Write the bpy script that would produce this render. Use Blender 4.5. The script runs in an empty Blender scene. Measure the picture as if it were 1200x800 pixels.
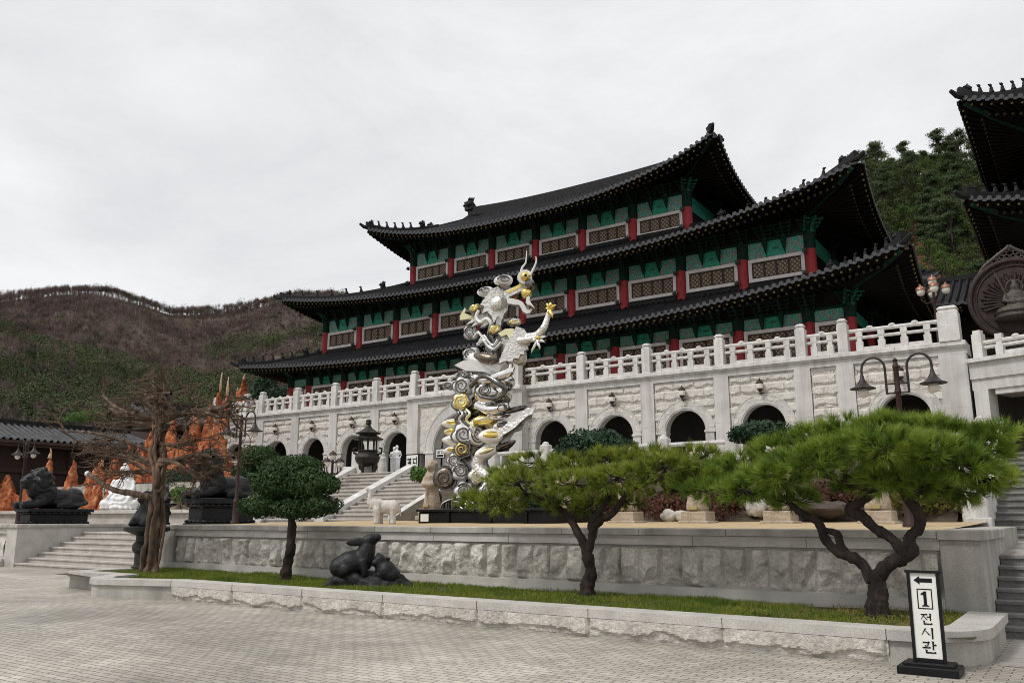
import bpy, bmesh, math, random
import numpy as np
from mathutils import Vector, Matrix, noise
random.seed(7); rng = np.random.default_rng(7)
R_ = math.radians; PI = math.pi
scene = bpy.context.scene
col = scene.collection

# ------------------------------------------------------------------ camera
F_PX = 985.0; TH = math.atan(207 / F_PX); AZ = R_(34.5); EYE = 1.6
cam = bpy.data.cameras.new('camera'); co = bpy.data.objects.new('camera', cam); col.objects.link(co)
co.location = (0, 0, EYE); co.rotation_euler = (PI / 2 + TH, 0, AZ)
cam.sensor_width = 36; cam.lens = F_PX / 1200 * 36; cam.clip_start = .1; cam.clip_end = 4000
scene.camera = co
_F = Vector((-math.sin(AZ) * math.cos(TH), math.cos(AZ) * math.cos(TH), math.sin(TH)))
_R = Vector((math.cos(AZ), math.sin(AZ), 0)); _U = _R.cross(_F)
def ray(px, py): return _F * F_PX + _R * (px - 600) + _U * (400 - py)
def at(px, py, Y):            # a point of the photograph at depth Y (metres along the plaza)
    d = ray(px, py); return Vector((0, 0, EYE)) + d * (Y / d.y)
def atz(px, py, z):
    d = ray(px, py); return Vector((0, 0, EYE)) + d * ((z - EYE) / d.z)
def atx(px, py, X):
    d = ray(px, py); return Vector((0, 0, EYE)) + d * (X / d.x)

# ------------------------------------------------------------------ mesh builder
ORG = {}
class MB:
    def __init__(s): s.v = []; s.f = []; s.np = []
    def add(s, vs, fs):
        b = len(s.v); s.v.extend([tuple(p) for p in vs]); s.f.extend([[b + i for i in q] for q in fs]); return s
    def box(s, x0, x1, y0, y1, z0, z1):
        return s.add([(x0,y0,z0),(x1,y0,z0),(x1,y1,z0),(x0,y1,z0),(x0,y0,z1),(x1,y0,z1),(x1,y1,z1),(x0,y1,z1)],
              [(0,3,2,1),(4,5,6,7),(0,1,5,4),(1,2,6,5),(2,3,7,6),(3,0,4,7)])
    def obox(s, c, size, M=None):
        M = M or Matrix.Identity(3); c = Vector(c); a, b, d = [q / 2 for q in size]
        vs = [c + M @ Vector(q) for q in [(-a,-b,-d),(a,-b,-d),(a,b,-d),(-a,b,-d),(-a,-b,d),(a,-b,d),(a,b,d),(-a,b,d)]]
        return s.add(vs, [(0,3,2,1),(4,5,6,7),(0,1,5,4),(1,2,6,5),(2,3,7,6),(3,0,4,7)])
    def bbox(s, x0, x1, y0, y1, z0, z1, c=.02):      # bevelled block (chamfered top and sides)
        z = [(z0, 0), (z1 - c, 0), (z1, c)]
        vs = []
        for zz, i in z:
            X0, X1, Y0, Y1 = x0 + i, x1 - i, y0 + i, y1 - i; k = c * .8
            vs += [(X0+k,Y0,zz),(X1-k,Y0,zz),(X1,Y0+k,zz),(X1,Y1-k,zz),(X1-k,Y1,zz),(X0+k,Y1,zz),(X0,Y1-k,zz),(X0,Y0+k,zz)]
        fs = [tuple(range(7, -1, -1)), tuple(range(16, 24))]
        for l in (0, 8):
            for i in range(8): fs.append((l + i, l + (i + 1) % 8, l + 8 + (i + 1) % 8, l + 8 + i))
        return s.add(vs, fs)
    def tube(s, pts, r, n=8, cap=True, flat=1.0):
        pts = [Vector(p) for p in pts]; m = len(pts)
        if not hasattr(r, '__len__'): r = [r] * m
        t = [(pts[min(i+1, m-1)] - pts[max(i-1, 0)]).normalized() for i in range(m)]
        up = Vector((0, 0, 1)) if abs(t[0].z) < .9 else Vector((1, 0, 0))
        u = t[0].cross(up).normalized(); vs = []
        for i in range(m):
            u = (u - t[i] * u.dot(t[i]))
            u = u.normalized() if u.length > 1e-6 else t[i].orthogonal().normalized()
            w = t[i].cross(u)
            for k in range(n):
                a = 2 * PI * k / n; vs.append(pts[i] + (u * math.cos(a) + w * math.sin(a) * flat) * r[i])
        fs = [(i*n+k, i*n+(k+1) % n, (i+1)*n+(k+1) % n, (i+1)*n+k) for i in range(m-1) for k in range(n)]
        if cap: fs += [tuple(range(n-1, -1, -1)), tuple((m-1)*n+k for k in range(n))]
        return s.add(vs, fs)
    def lathe(s, prof, c=(0,0,0), n=24, M=None):
        c = Vector(c); vs = []; m = len(prof)
        for r, z in prof:
            for k in range(n):
                p = Vector((r*math.cos(2*PI*k/n), r*math.sin(2*PI*k/n), z)); vs.append(c + (M @ p if M else p))
        fs = [(i*n+k, i*n+(k+1) % n, (i+1)*n+(k+1) % n, (i+1)*n+k) for i in range(m-1) for k in range(n)]
        fs += [tuple(range(n-1, -1, -1)), tuple((m-1)*n+k for k in range(n))]
        return s.add(vs, fs)
    def sph(s, c, r, M=None, nu=14, nv=9):
        if not hasattr(r, '__len__'): r = (r, r, r)
        c = Vector(c); vs = []
        for j in range(1, nv):
            b = PI * j / nv - PI / 2
            for k in range(nu):
                a = 2*PI*k/nu; p = Vector((r[0]*math.cos(b)*math.cos(a), r[1]*math.cos(b)*math.sin(a), r[2]*math.sin(b)))
                vs.append(c + (M @ p if M else p))
        lo, hi = Vector((0,0,-r[2])), Vector((0,0,r[2]))
        vs += [c + (M @ lo if M else lo), c + (M @ hi if M else hi)]; L = (nv-2)*nu
        fs = [(j*nu+k, j*nu+(k+1) % nu, (j+1)*nu+(k+1) % nu, (j+1)*nu+k) for j in range(nv-2) for k in range(nu)]
        fs += [(len(vs)-2, (k+1) % nu, k) for k in range(nu)] + [(len(vs)-1, L+k, L+(k+1) % nu) for k in range(nu)]
        return s.add(vs, fs)
    def prism(s, poly, o, u, v, d):     # polygon in the plane (u, v), extruded by the vector d
        o, u, v, d = Vector(o), Vector(u), Vector(v), Vector(d); n = len(poly)
        a = [o + u*p[0] + v*p[1] for p in poly]; vs = a + [p + d for p in a]
        return s.add(vs, [tuple(range(n-1,-1,-1)), tuple(range(n, 2*n))] + [(i, (i+1) % n, n+(i+1) % n, n+i) for i in range(n)])
    def sheet(s, g):
        m, n = len(g), len(g[0])
        return s.add([p for r in g for p in r], [(i*n+j, i*n+j+1, (i+1)*n+j+1, (i+1)*n+j) for i in range(m-1) for j in range(n-1)])
    def shift(s, d):
        s.v = [(p[0]+d[0], p[1]+d[1], p[2]+d[2]) for p in s.v]; return s
    def xf(s, M): s.v = [tuple(M @ Vector(p)) for p in s.v]; return s
    def mesh(s, name):
        me = bpy.data.meshes.new(name); me.from_pydata(s.v, [], s.f); return me
    def build(s, name, m, parent=None, smooth=False, base=None):
        return link_mesh(name, s.mesh(name), m, parent, smooth, base)

def link_mesh(name, me, m, parent=None, smooth=False, base=None):
    """world-space mesh -> object; a top-level one gets its origin at its base, a part sits under its thing"""
    n = len(me.vertices); a = np.empty(n*3); me.vertices.foreach_get('co', a); a = a.reshape(-1, 3)
    if parent is not None: o0 = np.array(ORG[parent])
    elif base is not None: o0 = np.array(base, float)
    else: o0 = np.array([(a[:,0].min()+a[:,0].max())/2, (a[:,1].min()+a[:,1].max())/2, a[:,2].min()])
    me.vertices.foreach_set('co', (a - o0).ravel()); me.update()
    for q in (m if isinstance(m, (list, tuple)) else [m]): me.materials.append(q)
    if smooth is True: me.shade_smooth()
    elif smooth: 
        me.shade_smooth(); me.set_sharp_from_angle(angle=R_(smooth))
    o = bpy.data.objects.new(name, me); col.objects.link(o)
    if parent is not None: o.parent = parent
    else: o.location = o0
    ORG[o] = tuple(o0)
    return o
def np_mesh(name, V, k):       # V: (n*k,3) array of separate k-gons
    n = len(V) // k; me = bpy.data.meshes.new(name)
    me.vertices.add(len(V)); me.vertices.foreach_set('co', V.astype(np.float32).ravel())
    me.loops.add(n*k); me.loops.foreach_set('vertex_index', np.arange(n*k, dtype=np.int32))
    me.polygons.add(n); me.polygons.foreach_set('loop_start', np.arange(0, n*k, k, dtype=np.int32))
    me.update(calc_edges=True); return me
def tag(o, label=None, cat=None, group=None, kind=None):
    if label: o['label'] = label
    if cat: o['category'] = cat
    if group: o['group'] = group
    if kind: o['kind'] = kind
    return o
def thing(name, loc, label, cat, group=None):
    o = bpy.data.objects.new(name, None); col.objects.link(o); o.location = loc; o.empty_display_size = .2
    ORG[o] = tuple(loc); return tag(o, label, cat, group)
def dup(o, loc, rz=0, sc=1, label=None, parent=None):
    c = o.copy(); col.objects.link(c)
    if parent is None:
        c.location = loc; c.rotation_euler = (0, 0, rz); c.scale = (sc, sc, sc)
        if label: c['label'] = label
    else: c.parent = parent
    for ch in list(o.children): dup(ch, None, parent=c)
    return c
def fuse(mb, voxel, name, m, parent=None, smooth_it=4, fn=None, base=None, sharp=None):
    """melt overlapping closed shapes into one continuous surface"""
    me = mb.mesh('tmp'); t = bpy.data.objects.new('tmp', me); col.objects.link(t)
    r = t.modifiers.new('r', 'REMESH'); r.mode = 'VOXEL'; r.voxel_size = voxel
    if smooth_it:
        q = t.modifiers.new('s', 'SMOOTH'); q.iterations = smooth_it; q.factor = .5
    dg = bpy.context.evaluated_depsgraph_get(); out = bpy.data.meshes.new_from_object(t.evaluated_get(dg))
    bpy.data.objects.remove(t); bpy.data.meshes.remove(me)
    if fn:
        for v in out.vertices: v.co = fn(v.co.copy(), v.normal.copy())
    out.materials.clear(); out.name = name
    return link_mesh(name, out, m, parent, sharp or True, base)
def fbm(p, o=4, h=.9): return noise.fractal(Vector(p), h, 2.1, o)

# ------------------------------------------------------------------ materials
def mat(name, c, rough=.8, c2=None, scale=4, c3=None, metal=0, bump=0, bscale=20, detail=6, spec=.4, streak=0, fine=0, coords='Object', stretch=(1,1,1), trans=0):
    m = bpy.data.materials.new(name); m.use_nodes = True; N = m.node_tree.nodes; L = m.node_tree.links; b = N['Principled BSDF']
    b.inputs['Roughness'].default_value = rough; b.inputs['Metallic'].default_value = metal; b.inputs['Specular IOR Level'].default_value = spec
    tc = N.new('ShaderNodeTexCoord'); mp = N.new('ShaderNodeMapping'); mp.inputs['Scale'].default_value = stretch
    L.new(tc.outputs[coords], mp.inputs['Vector']); vec = mp.outputs['Vector']
    def nz(sc, d=6, rg=.55):
        n = N.new('ShaderNodeTexNoise'); n.inputs['Scale'].default_value = sc; n.inputs['Detail'].default_value = d; n.inputs['Roughness'].default_value = rg
        L.new(vec, n.inputs['Vector']); return n
    if c2:
        n = nz(scale, detail); rp = N.new('ShaderNodeValToRGB'); e = rp.color_ramp.elements
        e[0].position = .33; e[1].position = .68; e[0].color = (*c, 1); e[1].color = (*c2, 1)
        if c3: x = rp.color_ramp.elements.new(.5); x.color = (*c3, 1)
        L.new(n.outputs['Fac'], rp.inputs['Fac']); cur = rp.outputs['Color']
        def mult(fac_out, lo, hi, amt):
            nonlocal cur
            r2 = N.new('ShaderNodeMapRange'); r2.inputs['From Min'].default_value = .3; r2.inputs['From Max'].default_value = .7
            r2.inputs['To Min'].default_value = lo; r2.inputs['To Max'].default_value = hi; L.new(fac_out, r2.inputs['Value'])
            mx = N.new('ShaderNodeMix'); mx.data_type = 'RGBA'; mx.blend_type = 'MULTIPLY'; mx.inputs['Factor'].default_value = amt
            L.new(cur, mx.inputs['A']); L.new(r2.outputs['Result'], mx.inputs['B']); cur = mx.outputs['Result']
        if streak:     # rain streaks: noise drawn out along the vertical
            mp2 = N.new('ShaderNodeMapping'); mp2.inputs['Scale'].default_value = (3.2, 3.2, .22); L.new(tc.outputs[coords], mp2.inputs['Vector'])
            s = N.new('ShaderNodeTexNoise'); s.inputs['Scale'].default_value = 1.3; s.inputs['Detail'].default_value = 8; L.new(mp2.outputs['Vector'], s.inputs['Vector'])
            mult(s.outputs['Fac'], 1 - streak, 1.04, 1)
        if fine: mult(nz(fine, 2).outputs['Fac'], .68, 1.16, .75)
        L.new(cur, b.inputs['Base Color'])
    else: b.inputs['Base Color'].default_value = (*c, 1)
    if bump:
        n = nz(bscale, 8, .6); bp = N.new('ShaderNodeBump'); bp.inputs['Strength'].default_value = bump; bp.inputs['Distance'].default_value = .05
        L.new(n.outputs['Fac'], bp.inputs['Height']); L.new(bp.outputs['Normal'], b.inputs['Normal'])
    if trans:
        b.inputs['Subsurface Weight'].default_value = 0
        tr = N.new('ShaderNodeBsdfTranslucent'); ms = N.new('ShaderNodeMixShader'); ms.inputs['Fac'].default_value = trans
        if c2: L.new(cur, tr.inputs['Color'])
        else: tr.inputs['Color'].default_value = (*c, 1)
        L.new(b.outputs['BSDF'], ms.inputs[1]); L.new(tr.outputs['BSDF'], ms.inputs[2]); L.new(ms.outputs['Shader'], N['Material Output'].inputs['Surface'])
    m['vec'] = 1
    return m
M = {}
M['white_stone'] = mat('white_stone', (.50,.485,.455), .75, (.64,.625,.60), 1.1, streak=.26, fine=60, bump=.12, bscale=40)
M['rough_white'] = mat('rough_white', (.54,.505,.46), .9, (.66,.625,.575), 2.5, fine=22, bump=.6, bscale=13)
M['rail_white'] = mat('rail_white', (.58,.56,.525), .7, (.74,.72,.69), 2, streak=.26, fine=50)
M['granite'] = mat('granite', (.38,.36,.325), .8, (.53,.505,.46), 1.4, streak=.3, fine=70, bump=.15, bscale=60)
M['granite_top'] = mat('granite_top', (.42,.40,.37), .75, (.56,.53,.49), 2.2, fine=70, bump=.15, bscale=60)
M['granite_rough'] = mat('granite_rough', (.50,.47,.42), .9, (.68,.645,.585), 3.0, streak=.2, fine=26, bump=.8, bscale=16)
M['step'] = mat('step', (.40,.365,.33), .75, (.53,.49,.45), 1.6, fine=40, bump=.15, bscale=50, streak=.15)
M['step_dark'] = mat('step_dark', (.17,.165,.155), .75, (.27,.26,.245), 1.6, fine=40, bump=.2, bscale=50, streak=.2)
M['sand'] = mat('sand', (.42,.31,.17), .95, (.56,.43,.26), 3, fine=90, bump=.3, bscale=80)
M['soil'] = mat('soil', (.05,.038,.026), .95, (.09,.07,.045), 3, bump=.5, bscale=30)
M['tile'] = mat('tile', (.008,.0085,.010), .65, (.021,.0215,.024), 1.3, fine=14, bump=.15, bscale=30, spec=.15)
M['tile_end'] = mat('tile_end', (.05,.051,.053), .65, (.085,.086,.09), 9, bump=.4, bscale=50, spec=.25)
M['tile_grey'] = mat('grey_tile', (.03,.031,.034), .6, (.075,.077,.082), 1.5, fine=12, bump=.2, bscale=25, spec=.3)  # lighter grey tile for the long building on the left
M['ridge'] = mat('ridge', (.010,.010,.011), .65, (.024,.024,.026), 3, bump=.4, bscale=30, spec=.2)
M['soffit'] = mat('soffit', (.006,.0045,.004), .9, (.012,.008,.007), 3, spec=.1)
M['rafter'] = mat('rafter', (.008,.010,.008), .85, (.015,.010,.008), 3, spec=.1)
M['rafter_end_y'] = mat('rafter_end_yellow', (.17,.14,.035), .7, (.10,.09,.03), 9)
M['rafter_end_r'] = mat('rafter_end_red', (.05,.028,.02), .7, (.035,.03,.018), 9)
M['hall_wall'] = mat('hall_wall', (.012,.010,.009), .9, (.022,.018,.016), 2, spec=.1)
M['red'] = mat('red_column', (.30,.018,.022), .6, (.40,.035,.04), 3, streak=.2)
M['teal'] = mat('teal_paint', (.014,.21,.13), .65, (.04,.33,.22), 5)
M['teal_dark'] = mat('teal_dark', (.005,.022,.016), .75, (.012,.042,.028), 6, spec=.15)
M['emblem'] = mat('emblem', (.012,.09,.065), .7, (.04,.15,.10), 8)
M['bracket'] = mat('bracket', (.006,.014,.011), .8, (.035,.012,.010), 5, c3=(.008,.038,.027), spec=.12)
M['bracket_bright'] = mat('bracket_bright', (.010,.075,.05), .75, (.06,.02,.018), 6, c3=(.02,.17,.11), spec=.15)
M['carved'] = mat('carved', (.05,.045,.04), .65, (.16,.13,.09), 12, c3=(.03,.10,.07), bump=.5, bscale=20)
M['frame_white'] = mat('frame_white', (.64,.59,.58), .7, (.74,.70,.685), 2, streak=.14)
M['dark_wood'] = mat('dark_wood', (.035,.022,.018), .75, (.06,.035,.028), 5, stretch=(1,1,4))
M['black_stone'] = mat('black_stone', (.007,.007,.0085), .42, (.016,.016,.0185), 4, fine=30, bump=.3, bscale=26, spec=.3)
M['black_matte'] = mat('black_matte', (.011,.011,.012), .55, (.02,.0195,.02), 5, bump=.3, bscale=22, spec=.3)
M['black_paint'] = mat('black_paint', (.005,.005,.0055), .4, (.009,.009,.0095), 6, spec=.2)
M['bronze'] = mat('bronze_dark', (.022,.02,.017), .5, (.05,.045,.036), 5, metal=.6, bump=.3, bscale=20)
M['medal'] = mat('medallion_bronze', (.022,.014,.012), .6, (.045,.028,.023), 5, metal=.3, bump=.5, bscale=22)
M['medal_light'] = mat('medallion_light', (.045,.036,.031), .55, (.085,.07,.058), 8, metal=.3, bump=.3, bscale=25)
M['steel'] = mat('polished_steel', (.78,.77,.75), .14, (.88,.87,.85), 3, metal=1, bump=.10, bscale=9)
M['steel_scale'] = mat('scaled_steel', (.84,.82,.78), .34, (.66,.64,.60), 9, metal=.75, bump=.5, bscale=24)
M['white_steel'] = mat('white_steel', (.72,.71,.69), .3, (.80,.79,.77), 5, metal=.12, bump=.1, bscale=10)
M['steel_edge'] = mat('dark_reflection_steel', (.10,.095,.09), .22, (.24,.23,.22), 4, metal=1, bump=.2, bscale=8)  # dark steel: reflections along the cloud and plate edges put into the colour
M['gold'] = mat('gilded_steel', (.78,.56,.14), .24, (.90,.72,.25), 4, metal=1, bump=.2, bscale=12)
M['pale_gold'] = mat('pale_gold', (.80,.74,.40), .3, (.86,.82,.58), 4, metal=.9, bump=.2, bscale=12)
M['brown_bronze'] = mat('brown_bronze', (.13,.105,.085), .3, (.24,.20,.165), 4, metal=.85, bump=.3, bscale=12)
M['white_statue'] = mat('white_statue', (.70,.70,.70), .5, (.80,.80,.80), 4, bump=.15, bscale=18)
M['elephant'] = mat('elephant_stone', (.52,.49,.46), .8, (.66,.63,.60), 5, fine=30, bump=.3, bscale=22)
M['tan_stone'] = mat('tan_stone', (.34,.27,.20), .85, (.48,.40,.31), 4, fine=24, bump=.6, bscale=16)
M['brass'] = mat('brass_plaque', (.36,.30,.13), .4, (.50,.42,.2), 6, metal=.4)
M['orange_rock'] = mat('orange_rock', (.13,.030,.012), .9, (.50,.24,.11), 2.8, c3=(.36,.095,.030), fine=7, bump=1.0, bscale=7)
M['pale_rock'] = mat('pale_rock', (.46,.24,.12), .9, (.60,.48,.36), 4, c3=(.54,.38,.25), bump=.8, bscale=9)
M['lamp_iron'] = mat('lamp_iron', (.022,.018,.017), .5, (.045,.036,.034), 4, metal=.4)
M['lamp_red'] = mat('lamp_red_iron', (.026,.013,.011), .6, (.05,.022,.018), 4, metal=.1)
M['copper'] = mat('copper', (.26,.11,.07), .45, (.38,.19,.13), 5, metal=.6)
M['glass_globe'] = mat('globe_glass', (.62,.58,.52), .25, (.72,.68,.62), 3)
M['bark_pine'] = mat('bark_pine', (.009,.007,.006), .95, (.050,.033,.025), 7, c3=(.022,.015,.012), bump=1, bscale=14, stretch=(1,1,.4))
M['bark_dry'] = mat('bark_dry', (.040,.027,.018), .95, (.21,.14,.095), 6, c3=(.10,.066,.044), bump=1, bscale=16, stretch=(1,1,.35))
M['needle'] = mat('pine_needle', (.060,.105,.012), .5, (.30,.38,.055), 3.2, c3=(.165,.25,.028), trans=.32, detail=3)
M['needle_y'] = mat('pine_needle_yellow', (.080,.10,.012), .5, (.34,.37,.05), 3.2, c3=(.185,.235,.026), trans=.32, detail=3)
M['leaf_dark'] = mat('clipped_leaf', (.020,.046,.014), .55, (.050,.092,.028), 4.5, trans=.12, spec=.2)
M['leaf_shrub'] = mat('shrub_leaf', (.018,.042,.022), .55, (.040,.078,.040), 4.5, trans=.1, spec=.2)
M['leaf_bright'] = mat('bright_leaf', (.05,.12,.02), .55, (.09,.18,.03), 2.5, trans=.25)
M['russet'] = mat('russet_leaf', (.06,.022,.016), .8, (.13,.05,.03), 1.5, trans=.15)
M['yellowgreen'] = mat('yellowgreen_leaf', (.10,.085,.015), .7, (.15,.14,.03), 3, trans=.25)
M['grass'] = mat('grass_blade', (.075,.13,.014), .8, (.23,.23,.035), 1.5, c3=(.14,.20,.020), trans=.3)
M['dry_needle'] = mat('dry_needle', (.16,.085,.035), .9, (.30,.19,.08), 3)
M['forest_a'] = mat('forest_leaf_dark', (.045,.070,.030), .85, (.095,.125,.055), .5, trans=.25, spec=.15)
M['forest_b'] = mat('forest_leaf_olive', (.055,.080,.026), .85, (.10,.125,.045), .5, trans=.25, spec=.15)
M['forest_c'] = mat('forest_leaf_green', (.060,.105,.024), .85, (.11,.16,.042), .5, trans=.25, spec=.15)
M['far_twig'] = mat('far_bare_wood', (.105,.078,.072), .95, (.225,.172,.158), .11, c3=(.15,.108,.10), spec=.05)
M['far_pine'] = mat('far_pine_wood', (.038,.060,.030), .95, (.105,.13,.055), .11, spec=.05)
M['hill_ground'] = mat('hill_ground', (.11,.082,.07), .95, (.15,.115,.098), .03, c3=(.10,.085,.064), fine=.4, spec=.05)
M['red_earth'] = mat('red_earth', (.14,.055,.03), .95, (.20,.085,.05), .4, bump=.5, bscale=3)
M['sign_white'] = mat('sign_white', (.68,.68,.64), .5, (.74,.74,.70), 3)
M['trunk_far'] = mat('trunk_far', (.05,.038,.03), .9, (.09,.07,.055), 3)
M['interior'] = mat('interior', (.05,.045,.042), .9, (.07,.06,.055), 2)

def nodes(m): return m.node_tree.nodes, m.node_tree.links, m.node_tree.nodes['Principled BSDF']
def brick_mat(name, cols, mortar, bw, bh, off=.5, rough=.75, mort=.006, rot=0, wet=0):
    """paving: brick texture sized in metres; c varies per slab, dirt on top"""
    m = bpy.data.materials.new(name); m.use_nodes = True; N, L, b = nodes(m)
    tc = N.new('ShaderNodeTexCoord'); mp = N.new('ShaderNodeMapping'); mp.inputs['Rotation'].default_value = (0, 0, rot); L.new(tc.outputs['Object'], mp.inputs['Vector'])
    br = N.new('ShaderNodeTexBrick'); br.offset = off; br.inputs['Scale'].default_value = 1; br.inputs['Brick Width'].default_value = bw; br.inputs['Row Height'].default_value = bh
    br.inputs['Mortar Size'].default_value = mort; br.inputs['Mortar Smooth'].default_value = .3; br.inputs['Bias'].default_value = 0
    br.inputs['Color1'].default_value = (*cols[0], 1); br.inputs['Color2'].default_value = (*cols[1], 1); br.inputs['Mortar'].default_value = (*mortar, 1)
    L.new(mp.outputs['Vector'], br.inputs['Vector'])
    cur = br.outputs['Color']
    for sc, lo, hi, amt in ((.35, .68, 1.12, 1), (1.6, .80, 1.10, 1), (45, .85, 1.1, 1)):
        n = N.new('ShaderNodeTexNoise'); n.inputs['Scale'].default_value = sc; n.inputs['Detail'].default_value = 6; L.new(tc.outputs['Object'], n.inputs['Vector'])
        r2 = N.new('ShaderNodeMapRange'); r2.inputs['From Min'].default_value = .3; r2.inputs['From Max'].default_value = .7; r2.inputs['To Min'].default_value = lo; r2.inputs['To Max'].default_value = hi
        L.new(n.outputs['Fac'], r2.inputs['Value']); mx = N.new('ShaderNodeMix'); mx.data_type = 'RGBA'; mx.blend_type = 'MULTIPLY'; mx.inputs['Factor'].default_value = amt
        L.new(cur, mx.inputs['A']); L.new(r2.outputs['Result'], mx.inputs['B']); cur = mx.outputs['Result']
        if sc == .35:
            r3 = N.new('ShaderNodeMapRange'); r3.inputs['From Min'].default_value = .35; r3.inputs['From Max'].default_value = .65
            r3.inputs['To Min'].default_value = rough - wet; r3.inputs['To Max'].default_value = rough; L.new(n.outputs['Fac'], r3.inputs['Value']); L.new(r3.outputs['Result'], b.inputs['Roughness'])
    L.new(cur, b.inputs['Base Color'])
    bp = N.new('ShaderNodeBump'); bp.inputs['Strength'].default_value = .5; bp.inputs['Distance'].default_value = .006; bp.invert = True
    L.new(br.outputs['Fac'], bp.inputs['Height']); L.new(bp.outputs['Normal'], b.inputs['Normal'])
    return m
M['paving'] = brick_mat('paving', ((.50,.46,.395), (.39,.355,.30)), (.125,.112,.094), .225, .1125, rough=.62, wet=.2, mort=.008)
M['slab'] = brick_mat('slab', ((.43,.395,.34), (.37,.335,.285)), (.15,.135,.115), 1.2, .6, rough=.6, mort=.008, wet=.15)
M['slab_small'] = brick_mat('slab_small', ((.40,.37,.335), (.34,.315,.285)), (.14,.13,.12), .6, .3, rough=.65, mort=.008, wet=.1)

def pattern_mat(name, kind):
    m = bpy.data.materials.new(name); m.use_nodes = True; N, L, b = nodes(m); b.inputs['Roughness'].default_value = .7
    tc = N.new('ShaderNodeTexCoord'); sep = N.new('ShaderNodeSeparateXYZ'); L.new(tc.outputs['Object'], sep.inputs[0])
    def mth(op, a, c=None, d=None):
        n = N.new('ShaderNodeMath'); n.operation = op
        for i, q in enumerate((a, c)):
            if q is None: continue
            if hasattr(q, 'is_linked'): L.new(q, n.inputs[i])
            else: n.inputs[i].default_value = q
        return n.outputs[0]
    x, z = sep.outputs['X'], sep.outputs['Z']
    rp = N.new('ShaderNodeValToRGB'); rp.color_ramp.interpolation = 'CONSTANT'; e = rp.color_ramp.elements
    if kind == 'lattice':       # diagonal wooden grille over paper
        k = 12.0
        a = mth('ABSOLUTE', mth('SINE', mth('MULTIPLY', mth('ADD', x, z), k))); c = mth('ABSOLUTE', mth('SINE', mth('MULTIPLY', mth('SUBTRACT', x, z), k)))
        v = mth('MINIMUM', a, c)
        e[0].color = (.05,.030,.022,1); e[1].position = .45; e[1].color = (.27,.205,.135,1)
        L.new(v, rp.inputs['Fac'])
    else:                       # painted scrollwork: interlaced rings
        k = 7.5
        fx = mth('SUBTRACT', mth('FRACT', mth('MULTIPLY', x, 1.7)), .5); fz = mth('SUBTRACT', mth('FRACT', mth('MULTIPLY', z, 1.7)), .5)
        r = mth('SQRT', mth('ADD', mth('MULTIPLY', fx, fx), mth('MULTIPLY', fz, fz)))
        nz = N.new('ShaderNodeTexNoise'); nz.inputs['Scale'].default_value = 9; L.new(tc.outputs['Object'], nz.inputs['Vector'])
        v = mth('FRACT', mth('ADD', mth('MULTIPLY', r, 2.3), mth('MULTIPLY', nz.outputs['Fac'], 1.3)))
        cols = [(.03,.30,.20), (.16,.42,.32), (.05,.20,.28), (.42,.13,.13), (.10,.40,.28), (.02,.26,.17)]
        e[0].color = (*cols[0],1); e[1].position = .9; e[1].color = (*cols[5],1)
        for i, cc in enumerate(cols[1:5]): q = e.new(.18*(i+1)); q.color = (*cc,1)
        L.new(v, rp.inputs['Fac'])
    L.new(rp.outputs['Color'], b.inputs['Base Color']); return m
M['lattice'] = pattern_mat('lattice', 'lattice'); M['painted'] = pattern_mat('painted_panel', 'p')

# ------------------------------------------------------------------ sky and sun (overcast)
w = bpy.data.worlds.new('World'); scene.world = w; w.use_nodes = True
N, L = w.node_tree.nodes, w.node_tree.links; bg = N['Background']
SUN_EL, SUN_AZ = R_(52), R_(205)       # from behind the camera, a little to its left
sky = N.new('ShaderNodeTexSky'); sky.sky_type = 'NISHITA'; sky.sun_disc = False; sky.sun_elevation = SUN_EL; sky.sun_rotation = SUN_AZ
tc = N.new('ShaderNodeTexCoord'); mp = N.new('ShaderNodeMapping'); mp.inputs['Scale'].default_value = (1, 1, 2.6); L.new(tc.outputs['Generated'], mp.inputs['Vector'])
n1 = N.new('ShaderNodeTexNoise'); n1.inputs['Scale'].default_value = 2.1; n1.inputs['Detail'].default_value = 7; n1.inputs['Roughness'].default_value = .58; n1.inputs['Distortion'].default_value = .35; L.new(mp.outputs['Vector'], n1.inputs['Vector'])
rp = N.new('ShaderNodeValToRGB'); e = rp.color_ramp.elements; e[0].position = .32; e[1].position = .60
e[0].color = (7.5,7.55,7.75,1); e[1].color = (9.55,9.55,9.55,1); L.new(n1.outputs['Fac'], rp.inputs['Fac'])
mx = N.new('ShaderNodeMix'); mx.data_type = 'RGBA'; mx.inputs['Factor'].default_value = .94
L.new(sky.outputs['Color'], mx.inputs['A']); L.new(rp.outputs['Color'], mx.inputs['B']); L.new(mx.outputs['Result'], bg.inputs['Color']); bg.inputs['Strength'].default_value = .1
sd = bpy.data.lights.new('sun', 'SUN'); sd.energy = 2.1; sd.angle = R_(12); sd.color = (1, .97, .925)
so = bpy.data.objects.new('sun', sd); col.objects.link(so)
so.rotation_euler = (PI/2 - SUN_EL, 0, PI - SUN_AZ)
so.rotation_euler = Vector((-math.sin(SUN_AZ)*math.cos(SUN_EL), -math.cos(SUN_AZ)*math.cos(SUN_EL), -math.sin(SUN_EL))).to_track_quat('-Z', 'Y').to_euler()
so.location = (0, -20, 60)
scene.cycles.filter_width = .95
scene.view_settings.view_transform = 'Standard'; scene.view_settings.look = 'None'; scene.view_settings.exposure = 0; scene.view_settings.gamma = 1

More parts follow.
